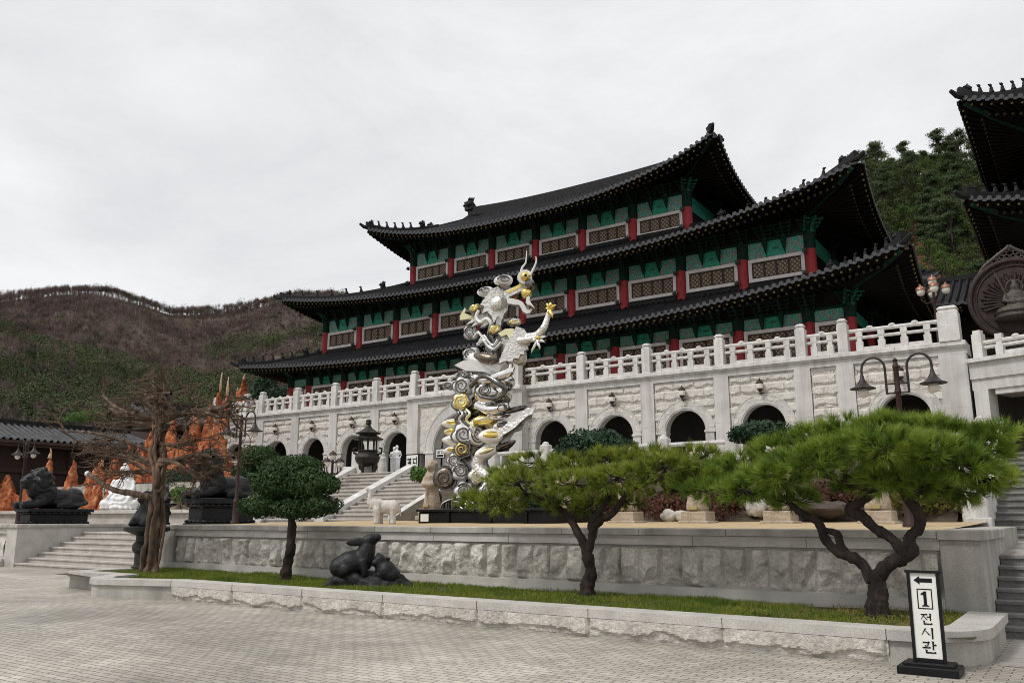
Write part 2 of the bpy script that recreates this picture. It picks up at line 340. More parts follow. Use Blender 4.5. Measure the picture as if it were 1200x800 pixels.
def add_scales(m, sc, strength=.8):
    N, L, b = nodes(m); tc = N.new('ShaderNodeTexCoord'); v = N.new('ShaderNodeTexVoronoi'); v.inputs['Scale'].default_value = sc; L.new(tc.outputs['Object'], v.inputs['Vector'])
    bp = N.new('ShaderNodeBump'); bp.inputs['Strength'].default_value = strength; bp.inputs['Distance'].default_value = .04; bp.invert = True; L.new(v.outputs['Distance'], bp.inputs['Height']); L.new(bp.outputs['Normal'], b.inputs['Normal'])
add_scales(M['steel_scale'], 14, .45)
# ------------------------------------------------------------------ ground, planter, terrace, stairs
def flat(name, m, x0, x1, y0, y1, z, label=None):
    o = MB().add([(x0,y0,z),(x1,y0,z),(x1,y1,z),(x0,y1,z)], [(0,1,2,3)]).build(name, m, base=((x0+x1)/2,(y0+y1)/2,z)); return tag(o, label, kind='structure')
flat('ground', M['hill_ground'], -1500, 1500, -600, 2400, -.03)
flat('plaza_paving', M['paving'], -90, 30, -30, 26, 0)
flat('stair_apron', M['slab'], -48, -20.55, 11.9, 14.35, .035)
MB().box(-48, -20.55, 11.78, 11.9, 0, .035).build('apron_kerb', M['granite_top'])['kind'] = 'structure'
flat('side_paving', M['slab_small'], -1.15, 12, 11.2, 13.75, .004)

def sweep(mb, path, w0, w1, z0, z1, closed=False):
    """wall along a plan path: w0 outside, w1 inside of the line (left of travel is inside)"""
    P = [Vector((p[0], p[1], 0)) for p in path]; P = [p for i, p in enumerate(P) if i == 0 or (p - P[i-1]).length > .01]; n = len(P); vs = []
    for i in range(n):
        a = (P[i] - P[i-1]).normalized() if i else (P[1] - P[0]).normalized()
        b = (P[i+1] - P[i]).normalized() if i < n-1 else a
        t = (a + b).normalized(); nrm = Vector((-t.y, t.x, 0)); k = 1 / max(.5, nrm.dot(Vector((-a.y, a.x, 0))))
        o = P[i] - nrm * w0 * k; q = P[i] + nrm * w1 * k
        vs += [(o.x,o.y,z0),(o.x,o.y,z1),(q.x,q.y,z1),(q.x,q.y,z0)]
    fs = [(4*i+j, 4*i+4+j, 4*i+4+(j+1) % 4, 4*i+(j+1) % 4) for i in range(n-1) for j in range(4)]
    fs += [(3,2,1,0), tuple(4*(n-1)+j for j in range(4))]
    mb.add(vs, fs)
def arc(cx, cy, r, a0, a1, n=7): return [(cx + r*math.cos(R_(a0+(a1-a0)*i/n)), cy + r*math.sin(R_(a0+(a1-a0)*i/n))) for i in range(n+1)]

_chip = {}
def chip(bi, row, seed, x, z):
    """broken stone face: a few random cleavage planes per block"""
    k = (bi, row, seed)
    if k not in _chip:
        r = random.Random(hash(k)); _chip[k] = [(r.uniform(-4.2,4.2), r.uniform(-2.6,2.6), r.uniform(.35,1.2)) for _ in range(8)]
    return max(-.1, min(c + a*x + b*z for a, b, c in _chip[k]))
def rough(mb, x0, x1, z0, z1, Y, bw, bh, amp, step=.06, hole=None, seed=0, bond=.5, pill=1.0, nsc=3.0, facet=0, jag=0):
    """rock-faced masonry: every block its own bulging broken face, looking to -y"""
    nx = max(2, int((x1-x0)/step)); nz = max(2, int((z1-z0)/step)); G = {}
    vs, fs = [], []
    for j in range(nz+1):
        for i in range(nx+1):
            x = x0 + (x1-x0)*i/nx; z = z0 + (z1-z0)*j/nz
            row = math.floor((z - z0) / bh + 1e-6); u = (x - x0)/bw + (bond if row % 2 else 0); bi = math.floor(u); fu = u - bi; fv = (z-z0)/bh - row
            e = min(min(fu, 1-fu)*bw, min(fv, 1-fv)*bh) if row*bh + z0 < z1 - .02 else 0
            p = min(1, e / .045) ** .6
            s = 31.7*bi + 17.3*row + seed
            d = noise.noise(Vector((x*nsc, z*nsc*1.3, s)))*.55 + noise.noise(Vector((x*nsc*2.7, z*nsc*2.7, s+5)))*.35 + noise.noise(Vector((x*9, z*9, s)))*.2
            if facet: d += facet * (noise.cell(Vector((x*3.1 + .4*z, z*2.3, s))) - .5)
            if jag:      # dressed face above, broken ledges along the lower edge
                jl = jag*(.8 + .9*noise.noise(Vector((x*2.2, s, 2))) + .35*noise.noise(Vector((x*7, s, z*2))) + .15*noise.noise(Vector((x*21, s, z*5)))); q = fv - jl; lo = .30 + .38*chip(bi, row, seed, (fu-.5)*bw*2.2, (fv-.5)*bh*2.2) + .3*noise.noise(Vector((x*9, z*14, s)))
                k_ = min(1, max(0, q/.09)); f_ = lo + (1.0 - lo)*k_ + .16*noise.noise(Vector((x*7, z*7, s)))
                y = Y - amp*p*f_
            else: y = Y - amp * p * (pill*.40 + chip(bi, row, seed, (fu-.5)*bw, (fv-.5)*bh) + d*.42)
            G[i, j] = len(vs); vs.append((x, y, z))
    for j in range(nz):
        for i in range(nx):
            if hole:
                xc = x0 + (x1-x0)*(i+.5)/nx; zc = z0 + (z1-z0)*(j+.5)/nz; cx, zs, r = hole
                if zc < zs and abs(xc-cx) < r or (xc-cx)**2 + (zc-zs)**2 < r*r: continue
            fs.append((G[i,j], G[i+1,j], G[i+1,j+1], G[i,j+1]))
    mb.add(vs, fs)

# planter -------------------------------------------------------------
planter = thing('planter', (-10, 10.6, 0), 'long low granite planter with rock-faced blocks and rounded ends edging the plaza', 'planter')
P_R = [(-1.2,13.3), (-1.2,11.5)]
path = ([(-20.55,13.3),(-20.55,11.5)] + arc(-20.15,11.4,.4,180,270,4) + [(-18.35,11.0)] + arc(-17.2,11.1,1.12,190,268,6) + [(-16.2,10.35),(-15.6,10.6)] + [(-15.6+ (13.5)*i/12,10.6) for i in range(1,13)] + arc(-2.1,11.5,.9,270,360,8) + [(-1.2,13.3)])
b = MB(); sweep(b, path, -.03, .40, 0, .26); b.build('kerb_core', M['granite'], planter)
b = MB(); sweep(b, path, .02, .43, .262, .375); 
b.build('coping', M['granite_top'], planter)
b = MB(); rough(b, -15.6, -2.15, .005, .258, 10.635, 1.92, .30, .062, .022, seed=3, nsc=2.4, jag=.30); b.build('rock_face', M['granite_rough'], planter)
b = MB()
for i in range(8):
    x = -15.6 + 1.92*i; b.box(x-.003, x+.003, 10.574, 10.60, .262, .379)
b.build('coping_joint', M['soil'], planter)
MB().sheet([[(x, y, .30 + .035*fbm((x*.6, y*.6, 2))) for x in np.linspace(-20.4,-1.3,60)] for y in np.linspace(10.75,13.62,14)]).build('soil', M['soil'], planter, smooth=True)

def inside_planter(x, y):
    if y > 13.45 or x < -20.1: return False
    if x < -18.3: return y > 11.45
    if x < -16.2: return (x+17.2)**2 + (y-11.1)**2 < .68**2 or y > 11.15
    if x > -2.1: return x < -1.65 and (y > 11.5 or (x+2.1)**2 + (y-11.5)**2 < .45**2)
    return y > 11.06
V = []
n_bl = 0
while n_bl < 70000:
    x = random.uniform(-20.2, -1.6); y = random.uniform(11.02, 13.5)
    if not inside_planter(x, y): continue
    dens = .55 + .8*noise.noise(Vector((x*.9, y*1.4, 1))) + .25*noise.noise(Vector((x*4, y*4, 7)))
    if x > -3.6: dens -= .22
    if random.random() > dens: continue
    z = .30 + .035*fbm((x*.6, y*.6, 2)); h = random.uniform(.03, .095)*(1 + .5*noise.noise(Vector((x*2.2, y*2.2, 9)))); a = random.uniform(0, 6.28); wd = random.uniform(.006, .012)
    l = random.uniform(.2, .9)*h; la = random.uniform(0, 6.28)
    V += [(x-wd*math.cos(a), y-wd*math.sin(a), z-.01), (x+wd*math.cos(a), y+wd*math.sin(a), z-.01), (x+l*math.cos(la), y+l*math.sin(la), z+h)]; n_bl += 1
tag(link_mesh('grass', np_mesh('grass', np.array(V), 3), M['grass'], base=(-10,12,.3)), 'short yellowish green grass growing in the granite planter', 'grass', kind='stuff')

V = []
n_bl = 0
while n_bl < 4500:      # fallen brown needles and dead blades, thickest under the right pine
    x = random.uniform(-20, -1.6); y = random.uniform(11.02, 13.5)
    if not inside_planter(x, y): continue
    d = .10 + .75*math.exp(-((x+2.6)/1.5)**2) + .35*math.exp(-((x+7.2)/1.3)**2) + .25*max(0, noise.noise(Vector((x*1.1, y*1.6, 4))))
    if random.random() > d: continue
    z = .325 + .035*fbm((x*.6, y*.6, 2)) + random.uniform(0,.035); a = random.uniform(0, 6.28); l = random.uniform(.05,.13); w_ = .006
    V += [(x-w_*math.sin(a), y+w_*math.cos(a), z), (x+w_*math.sin(a), y-w_*math.cos(a), z), (x+l*math.cos(a), y+l*math.sin(a), z+random.uniform(-.01,.03))]; n_bl += 1
tag(link_mesh('fallen_needles', np_mesh('fallen_needles', np.array(V), 3), M['dry_needle'], base=(-8,12,.3)), 'brown fallen pine needles scattered over the planter grass', 'leaf litter', kind='stuff')

# retaining wall of the first terrace -----------------------------------
YW = 13.6; XL, XR = -20.6, -1.95
wall = thing('retaining_wall', (-11, YW, 0), 'long grey granite retaining wall of upright rock-faced blocks behind the planter trees', 'wall')
MB().box(XL+.02, XR, YW+.05, YW+.6, 0, 1.15).build('wall_core', M['granite'], wall)
b = MB(); rough(b, XL+.62, XR-.05, .50, 1.13, YW+.06, .37, .63, .17, .0185, seed=11, bond=0, nsc=3.6, pill=.6); b.build('rock_face', M['granite_rough'], wall)
MB().box(XL, XR, YW-.07, YW+.05, 0, .49).build('plinth', M['granite_top'], wall)
b = MB()
xs = np.linspace(XL, XR, 11)
for i in range(10): b.bbox(xs[i]+.003, xs[i+1]-.003, YW-.025, YW+.5, 1.155, 1.318, .006)
b.build('band', M['granite_top'], wall)
b = MB(); xs = np.linspace(XL-.05, XR-.02, 13)
for i in range(12): b.bbox(xs[i]+.003, xs[i+1]-.003, YW-.075, YW+.42, 1.322, 1.435, .014)
b.build('coping', M['granite'], wall)
b = MB(); b.bbox(XL-.04, XL+.6, YW-.05, YW+3.6, 0, 1.318, .01); b.bbox(XL-.07, XL+.62, YW+.43, YW+3.7, 1.322, 1.435, .014); b.build('end_pier', M['granite'], wall)
b = MB(); b.bbox(XR, -1.42, YW-.04, YW+3.2, 0, 1.30, .01); b.bbox(XR-.015, -1.36, YW-.10, YW+3.25, 1.302, 1.44, .015); b.build('end_pier', M['granite'], wall)

b = MB().sheet([[(x, y, 1.425 + .016*max(0, y-14) + .012*fbm((x*.7, y*.7, 4))) for x in np.linspace(XL+.6, -1.94, 60)] for y in np.linspace(YW+.40, 25.6, 40)])
tag(b.build('terrace_ground', M['sand'], smooth=True), kind='structure')

def stairs(name, x0, x1, y0, z0, n, rise, run, m, label, nose=.025, back=.3):
    t = thing(name, ((x0+x1)/2, y0, z0), label, 'staircase')
    for i in range(n):
        y = y0 + i*run; zt = z0 + (i+1)*rise
        bb = MB(); bb.box(x0, x1, y+.012, y0+n*run+back, z0 + i*rise + (0 if i == 0 else .001), zt-.05); bb.bbox(x0, x1, y-nose, y+run+.03, zt-.049, zt, .008)
        bb.build('step', m, t)
    return t
# left flight
sl = stairs('stone_staircase', -29.8, XL-.06, 14.35, 0, 7, .163, .36, M['step'], 'wide pale granite staircase beside the bare twisted tree', back=.1)
b = MB(); b.box(-30.5, -29.8, 14.3, 19.6, 0, 1.30); b.build('cheek_wall', M['granite_top'], sl)
b = MB(); b.bbox(-30.56, -29.74, 14.24, 19.6, 1.302, 1.41, .015); b.build('cheek_coping', M['granite'], sl)
flat('stair_landing', M['slab'], -29.8, XL+.0, 16.8, 19.2, 1.142)
lw = thing('low_wall', (-25, 19.2, 1.1), 'low grey granite kerb wall at the head of the left staircase', 'wall')
MB().box(-29.8, XL, 19.2, 19.5, 1.0, 1.29).build('wall_core', M['granite'], lw); MB().bbox(-29.79, XL, 19.13, 19.6, 1.292, 1.385, .012).build('coping', M['granite_top'], lw)
flat('lower_terrace', M['slab'], -75, XL+.62, 19.55, 24.0, 1.33)
flat('side_terrace', M['slab'], -75, -30.4, 15.1, 19.56, 1.328)
# wall to the left of the left flight
lw2 = thing('retaining_wall', (-40, 14.4, 0), 'grey granite retaining wall left of the wide staircase below the left lion', 'wall')
MB().box(-60, -30.5, 14.5, 15.1, 0, 1.1).build('wall_core', M['granite'], lw2)
b = MB(); rough(b, -44, -30.9, .3, 1.08, 14.5, .56, .78, .085, .05, seed=21, bond=0, facet=.35); b.build('rock_face', M['granite_rough'], lw2)
MB().box(-60, -30.5, 14.4, 15.1, 1.102, 1.30).build('band', M['granite_top'], lw2); MB().bbox(-60, -30.56, 14.3, 15.15, 1.302, 1.41, .015).build('coping', M['granite'], lw2)
MB().bbox(-60, -30.45, 14.2, 14.5, 0, .28, .01).build('plinth', M['granite_top'], lw2)
kb = tag(MB().bbox(-48, -30.1, 13.2, 14.1, 0, .24, .02).build('stone_kerb', M['granite_top']), 'low grey granite kerb block left of the foot of the wide staircase', 'kerb')
# ledge behind (the seated white statue sits on it)
YL = 24.0
le = thing('ledge_wall', (-48, YL, 1.3), 'long pale granite ledge in front of the orange rocks', 'wall')
MB().box(-80, -28.2, YL+.06, YL+3, 1.2, 1.84).build('wall_core', M['step'], le)
MB().bbox(-80, -28.1, YL-.12, YL+3.05, 1.842, 2.0, .02).build('coping', M['granite_top'], le); MB().box(-80, -28.15, YL-.05, YL+.058, 1.2, 1.52).build('plinth', M['step'], le)

MB().bbox(-2.12, -1.45, YW+3.26, 20.1, 0, 1.438, .012).build('end_wall', M['granite'], wall)
# main flight to the arcade: two flights between three sloping rails
XA, XB, XC = -25.6, -22.35, -18.9
ms = stairs('stone_staircase', XA+.15, XC-.1, 20.9, 1.43, 13, .152, .345, M['step'], 'tall pale staircase with sloping rails climbing to the arcade behind the elephant', back=.5)
def srail(x, w, name, par, y0=20.7, y1=25.45, z0=1.60, z1=3.62, m='rail_white'):
    k = (z1-z0)/(y1-y0); b = MB()
    for ww, zb, zt in ((w, -.9, -.12), (w+.09, -.118, .06)):
        b.add([(x-ww/2,y0,z0+zb),(x+ww/2,y0,z0+zb),(x+ww/2,y1,z1+zb),(x-ww/2,y1,z1+zb),(x-ww/2,y0,z0+zt),(x+ww/2,y0,z0+zt),(x+ww/2,y1,z1+zt),(x-ww/2,y1,z1+zt)],
              [(0,3,2,1),(4,5,6,7),(0,1,5,4),(1,2,6,5),(2,3,7,6),(3,0,4,7)])
    b.build(name, M[m], par)
for x in (XA, XB, XC): srail(x, .36, 'sloping_rail', ms)
b = MB(); b.bbox(XA-.6, XA+.5, 25.46, 26.3, 3.3, 3.72, .02); b.bbox(XA-.22, XA+.22, 25.6, 26.05, 3.722, 4.35, .02); b.build('newel_post', M['rail_white'], ms)
# upper terrace in front of the arcade
up = thing('terrace_wall', (-15, 25.5, 1.4), 'pale stone wall of the upper terrace half hidden behind the pine crowns', 'wall')
MB().box(XC+.3, -2.35, 25.5, 26.0, 1.3, 3.37).build('wall_core', M['granite'], up)
MB().box(-52, XA-.62, 25.5, 26.0, 1.3, 3.37).build('wall_core', M['granite'], up)
MB().bbox(XC+.25, -2.3, 25.4, 26.05, 3.372, 3.50, .015).build('coping', M['rail_white'], up)
flat('upper_terrace', M['slab'], -52, 12, 25.45, 39, 3.402)
b = MB()
ur = thing('parapet', (-12, 25.7, 3.5), 'low white stone parapet with stub posts along the upper terrace edge', 'parapet')
for i in range(8):
    x = XC + .4 + i*2.3; bb = MB(); bb.bbox(x-.17, x+.17, 25.55, 25.9, 3.502, 4.18, .03); bb.sph((x, 25.72, 4.2), (.13,.13,.10), nu=10, nv=6); bb.build('post', M['rail_white'], ur)
for i in range(7):
    x = XC + .4 + i*2.3; bb = MB(); bb.tube([(x+.17,25.72,3.95),(x+2.13,25.72,3.95)], .075, 8); bb.box(x+.9, x+1.4, 25.64, 25.8, 3.502, 3.89); bb.build('rail', M['rail_white'], ur)

# right flights
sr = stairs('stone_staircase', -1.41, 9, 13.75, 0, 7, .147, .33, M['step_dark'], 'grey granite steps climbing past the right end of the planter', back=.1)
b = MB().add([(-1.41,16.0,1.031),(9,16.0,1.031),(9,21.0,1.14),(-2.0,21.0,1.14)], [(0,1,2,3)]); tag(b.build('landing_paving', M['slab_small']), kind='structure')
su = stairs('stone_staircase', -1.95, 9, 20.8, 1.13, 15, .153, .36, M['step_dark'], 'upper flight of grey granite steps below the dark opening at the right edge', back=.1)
srail(-2.12, .34, 'sloping_rail', su, 21.0, 26.2, 1.9, 4.1)
b = MB(); b.bbox(-2.42, -1.92, 20.2, 20.98, 1.1, 2.75, .03); b.bbox(-2.36, -1.86, 19.95, 20.19, 1.1, 1.62, .02); b.bbox(-2.47, -1.87, 20.15, 21.0, 2.752, 2.88, .03); b.build('newel_post', M['rail_white'], su)

# ------------------------------------------------------------------ arcade facade
YF = 35.0; Z0 = 3.40; ZS = 5.37; ZT = 7.62
fac = thing('arcade', (-26, YF, Z0), 'long white stone arcade with rock-faced panels and dark round arches below the temple hall', 'building')
pil = [-43.45,-40.18,-36.86,-33.52,-30.2,-23.43,-19.97,-16.5,-12.98,-9.5,-7.8,-3.94]
def pilaster(x, w=.66, y=None, wl=None):
    y = YF if y is None else y; b = MB(); zz = [Z0, 5.62, ZT]
    for i in range(2): b.bbox(x-w/2, x+w/2, y-.10, y+.5, zz[i]+.002, zz[i+1]-.002, .006)
    b.build('pilaster', M['white_stone'], fac)
for x in pil:
    if x in (-30.2, -23.43): pilaster(x, .76, YF-.5); 
    elif x == -3.94: pilaster(x, .95)
    else: pilaster(x)
pilaster(-48.2, .7)
def arch_ring(cx, zs, r0, r1, y0, y1, name='arch_ring', m='white_stone', n=18):
    b = MB(); vs = []
    for i in range(n+1):
        a = PI*i/n
        for r, y in ((r0,y0+.05),(r0+.06,y0+.05),(r0+.06,y0+.02),(r1-.05,y0+.02),(r1-.05,y0),(r1,y0),(r1,y1),(r0,y1)): vs.append((cx + r*math.cos(a), y, zs + r*math.sin(a)))
    k = 8; fs = [(i*k+j, i*k+(j+1) % k, (i+1)*k+(j+1) % k, (i+1)*k+j) for i in range(n) for j in range(k)]
    b.add(vs, fs); return b.build(name, M[m], fac)
def bay(xa, xb, cx=None, r=.93, seed=0):
    b = MB(); rough(b, xa, xb, ZS-.35 if cx is None else ZS-.02, ZT-.12, YF+.06, .95, .46, .11, .04, hole=(cx, ZS, r+.18) if cx is not None else None, seed=seed, nsc=2.2, jag=.30)
    b.build('rock_panel', M['rough_white'], fac)
    b = MB(); t = .07        # raised margin round the panel
    b.box(xa, xb, YF-.02, YF+.07, ZT-.12, ZT); b.box(xa, xa+t, YF-.015, YF+.07, ZS, ZT-.121); b.box(xb-t, xb, YF-.015, YF+.07, ZS, ZT-.121); b.build('panel_margin', M['white_stone'], fac)
    if cx is None:
        b = MB(); rough(b, xa, xb, Z0, ZS-.35, YF+.06, .95, .46, .11, .06, seed=seed+2, jag=.3); b.build('rock_panel', M['rough_white'], fac); return
    arch_ring(cx, ZS, r, r+.44, YF-.06, YF+.45)
    for s in (-1, 1):
        b = MB(); x0, x1 = sorted((cx+s*r, cx+s*(r+.40))); b.box(x0, x1, YF-.04, YF+.4, Z0, ZS-.10); x0, x1 = sorted((cx+s*(r-.04), cx+s*(r+.48))); b.bbox(x0, x1, YF-.08, YF+.42, ZS-.099, ZS+.004, .02)
        b.build('arch_pier', M['white_stone'], fac)
        xo = xa if s < 0 else xb
        x0, x1 = sorted((cx+s*(r+.49), xo)); 
        if x1 > x0 + .05: MB().box(x0, x1, YF+.02, YF+.3, ZS-.12, ZS+.02).build('lintel', M['white_stone'], fac)
arches = []
pe = [-48.2] + pil
for i in range(len(pe)-1):
    a, c = pe[i], pe[i+1]; ha = .35; hb = .475 if c == -3.94 else .33
    if a == -30.2: continue
    if a == -9.5: bay(a+ha, c-hb, None, seed=50); continue
    cx = (a+c)/2 + (.1 if c == -3.94 else 0); arches.append(cx); bay(a+ha, c-hb, cx, .93, seed=i*7)
# great entrance
YP = YF - .5
b = MB(); rough(b, -29.82, -23.81, 5.0, ZT-.12, YP+.08, .95, .46, .055, .08, hole=(-26.8, 5.05, 2.35), seed=90, nsc=2.2, pill=.8, facet=.3); b.build('rock_panel', M['rough_white'], fac)
_f = arch_ring(-26.8, 5.05, 1.95, 2.55, YP-.06, YP+.6)
for s in (-1, 1):
    b = MB(); x0, x1 = sorted((-26.8+s*1.95, -26.8+s*2.5)); b.box(x0, x1, YP-.04, YP+.6, Z0, 4.95); x0, x1 = sorted((-26.8+s*1.9, -26.8+s*2.6)); b.bbox(x0, x1, YP-.09, YP+.62, 4.951, 5.06, .02); b.build('arch_pier', M['white_stone'], fac)
    x0, x1 = sorted((-26.8+s*1.25, -26.8+s*1.9)); MB().box(x0, x1, YP+.7, YP+1.1, Z0, 6.9).build('inner_pier', M['white_stone'], fac)
MB().box(-29.82, -23.81, YP-.015, YP+.3, ZT-.12, ZT-.001).build('panel_margin', M['white_stone'], fac)
# gallery behind the arches
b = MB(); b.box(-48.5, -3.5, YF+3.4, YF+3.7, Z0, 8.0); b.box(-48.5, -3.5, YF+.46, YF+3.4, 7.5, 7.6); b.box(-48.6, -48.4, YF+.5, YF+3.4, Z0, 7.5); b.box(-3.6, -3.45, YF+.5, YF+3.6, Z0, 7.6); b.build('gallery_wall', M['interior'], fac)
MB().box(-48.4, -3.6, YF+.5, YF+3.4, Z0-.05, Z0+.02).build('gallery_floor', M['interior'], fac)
# beam, coping (stepped forward over the entrance)
b = MB(); c = MB()
for x0, x1, y in ((-48.6,-30.58,YF), (-30.58,-23.05,YF-.5), (-23.05,-3.42,YF)):
    b.box(x0, x1, y-.10, y+1.2, ZT+.001, 7.86)
    n = max(1, int((x1-x0)/2.2))
    for i in range(n): c.bbox(x0-.0+(x1-x0)*i/n+.002, x0+(x1-x0)*(i+1)/n-.002, y-.26, y+1.0, 7.93, 8.10, .02)
    c.box(x0, x1, y-.17, y+1.0, 7.861, 7.929)
b.build('beam', M['white_stone'], fac); c.build('coping', M['rail_white'], fac)
flat('deck', M['slab_small'], -60, 40, YF+.9, 75, 8.09)
# balustrade
bal = thing('balustrade', (-26, YF, 8.1), 'white stone balustrade with square posts running along the top of the arcade', 'balustrade')
px_ = [(-48.2,0),(-45.0,0),(-43.45,0),(-40.18,0),(-36.86,0),(-33.52,0),(-30.2,-.5),(-23.43,-.5),(-19.97,0),(-16.5,0),(-13.0,0),(-9.48,0),(-7.8,0),(-3.94,0)]
for x, dy in px_:
    y = YF + dy + .05; b = MB(); k = .20 if x != -3.94 else .36; top = 9.30 if x != -3.94 else 9.25
    b.bbox(x-k, x+k, y-k, y+k, 8.102, top, .015); b.bbox(x-k+.05, x+k-.05, y-k+.05, y+k-.05, top, top+.10, .02); b.bbox(x-k+.02, x+k-.02, y-k+.02, y+k-.02, top+.10, top+.22, .06); b.build('post', M['rail_white'], bal)
def railing(p0, p1, n, par, zb=8.1, h=.92, r=.085):
    p0, p1 = Vector(p0), Vector(p1); d = p1 - p0; L_ = d.length; u = d.normalized(); Mx = Matrix.Rotation(math.atan2(u.y, u.x), 3, 'Z')
    b = MB(); b.tube([p0 + Vector((0,0,zb+h-.06)), p1 + Vector((0,0,zb+h-.06))], r, 8); b.build('top_rail', M['rail_white'], par)
    b = MB(); b.tube([p0 + Vector((0,0,zb+h*.62)), p1 + Vector((0,0,zb+h*.62))], r*.8, 8); b.build('mid_rail', M['rail_white'], par)
    for i in range(n):
        b = MB(); c = p0 + d*((i+.5)/n)
        b.obox(c + Vector((0,0,zb+.21)), (.26,.20,.40), Mx); b.obox(c + Vector((0,0,zb+.5)), (.18,.14,.2), Mx); b.obox(c + Vector((0,0,zb+.70)), (.24,.17,.22), Mx)
        if i < n-1:
            m_ = p0 + d*((i+1)/n); MB().obox(m_ + Vector((0,0,zb+.09)), (L_/n*.72,.16,.17), Mx).build('base_block', M['rail_white'], par); kn = MB(); kn.sph(m_ + Vector((0,0,zb+h+.02)), (.14,.10,.09), Mx, 10, 6); kn.build('knob', M['rail_white'], par)
        b.build('baluster', M['rail_white'], par)
for i in range(len(px_)-1):
    (a, da), (c, dc) = px_[i], px_[i+1]; ka = .2; 
    if da != dc:      # return between wall line and projection
        dy = 0
        railing((a+ka, YF+.05, 0), (c-ka, YF+.05, 0), 3, bal); continue
    railing((a+ka, YF+da+.05, 0), (c-(.2 if c != -3.94 else .36), YF+da+.05, 0), 7 if c-a > 5 else (2 if c-a < 2.2 else 4), bal)
# lanterns over the arches
order = {0:'above the leftmost arch, left of the swan-neck lamp'}
lab = ['bronze wall lantern above the leftmost arch beside the orange rocks','bronze wall lantern above the arch behind the dark clipped shrub','bronze wall lantern above the second arch left of the censer','bronze wall lantern above the arch behind the bronze censer','bronze wall lantern above the arch of the white figures',
       'bronze wall lantern above the first arch right of the dragon','bronze wall lantern above the arch behind the domed green shrub','bronze wall lantern above the arch with the white parapet post','bronze wall lantern above the last arch left of the narrow panel','bronze wall lantern above the rightmost arch behind the twin lamp']
def lantern(x, z, label):
    t = thing('wall_lantern', (x, YF-.35, z), label, 'lantern', 'wall lanterns over the arches')
    y = YF - .22
    b = MB(); b.lathe([(.02,-.02),(.05,.0),(.03,.06),(.09,.14),(.13,.2)], (x,y,z), 10); b.tube([(x,y,z+.05),(x,YF-.02,z-.02)], .025, 6); b.build('bracket', M['lamp_iron'], t)
    MB().lathe([(.11,.2),(.14,.24),(.15,.36),(.12,.44)], (x,y,z), 8).build('globe', M['glass_globe'], t)
    MB().lathe([(.16,.44),(.17,.46),(.10,.54),(.03,.60),(.035,.63),(.01,.66)], (x,y,z), 10).build('cap', M['lamp_iron'], t)
    MB().bbox(x-.06, x+.06, YF-.03, YF+.06, z-.12, z+.08, .01).build('back_plate', M['lamp_iron'], t)
for cx, l in zip(arches, lab): lantern(cx, 6.72, l)

# right wing, turned towards the plaza
wd = Vector((.942, -.335, 0)).normalized(); wn = Vector((-wd.y, wd.x, 0)); w0 = Vector((-3.35, 34.6, 0))
wing = thing('gallery_wing', (w0.x, w0.y, 3.4), 'white stone wing with a dark opening at the right end of the arcade', 'building')
Mw = Matrix.Rotation(math.atan2(wd.y, wd.x), 3, 'Z')
def wbox(b, a0, a1, d0, d1, z0, z1): b.obox(w0 + wd*(a0+a1)/2 + wn*(d0+d1)/2 + Vector((0,0,(z0+z1)/2)), (a1-a0, d1-d0, z1-z0), Mw)
for (a0,a1,d0,d1,z0,z1,nm) in ((0,12,-.10,3,6.55,7.15,'beam'),(0,12,-.02,3,6.15,6.548,'lintel'),(-.1,12,-.26,2,7.152,7.30,'coping'),(.05,.55,-.05,.6,3.4,6.148,'pillar'),(6.5,7.2,-.05,.6,3.4,6.148,'pillar'),(.75,6.3,.05,.3,5.95,6.148,'lintel')):
    b = MB(); wbox(b, a0,a1,d0,d1,z0,z1); b.build(nm, M['white_stone' if nm != 'coping' else 'rail_white'], wing)
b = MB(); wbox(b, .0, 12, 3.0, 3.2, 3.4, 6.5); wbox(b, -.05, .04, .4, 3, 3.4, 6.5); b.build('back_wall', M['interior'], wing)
wb = thing('balustrade', (w0.x, w0.y, 7.3), 'short white stone balustrade on the right wing below the bronze medallion', 'balustrade')
for a in (.35, 4.0, 7.6):
    b = MB(); b.obox(w0 + wd*a + wn*.1 + Vector((0,0,7.3+.45)), (.34,.34,.9), Mw); b.obox(w0 + wd*a + wn*.1 + Vector((0,0,8.27)), (.26,.26,.14), Mw); b.build('post', M['rail_white'], wb)
for a, c in ((.52,3.83),(4.17,7.43)): railing(w0 + wd*a + wn*.1, w0 + wd*c + wn*.1, 3, wb, zb=7.3, h=.62)
# ------------------------------------------------------------------ temple hall
def gpow(t): return t ** 1.22
_fig = {}
def figure_mesh():
    if 'f' not in _fig:
        b = MB(); b.lathe([(.09,0),(.10,.03),(.07,.10),(.06,.2),(.03,.26)], n=8); b.sph((.03,0,.30), (.07,.055,.065), nu=8, nv=6); b.tube([(.06,0,.30),(.13,0,.33)], [.035,.02], 6)
        b.tube([(-.05,0,.1),(-.12,0,.02)], [.05,.03], 6); _fig['f'] = b
        d = MB()     # dragon-head finial
        d.bbox(-.26, .26, -.22, .22, 0, .24, .03); d.sph((.05,0,.38), (.30,.28,.22), nu=10, nv=7); d.sph((.30,0,.34), (.18,.20,.09), nu=8, nv=6); d.sph((.27,0,.50), (.14,.18,.07), nu=8, nv=6); d.sph((-.05,.22,.32), (.16,.14,.16), nu=8, nv=6); d.sph((-.05,-.22,.32), (.16,.14,.16), nu=8, nv=6)
        for k in range(5): d.tube([(-.15+.06*k,0,.5+.03*k),(-.30+.08*k,0,.74+.02*k)], [.06,.012], 5)
        d.tube([(.1,.08,.55),(.0,.1,.8)], [.05,.01], 5); d.tube([(.1,-.08,.55),(.0,-.1,.8)], [.05,.01], 5); _fig['d'] = d
    return _fig
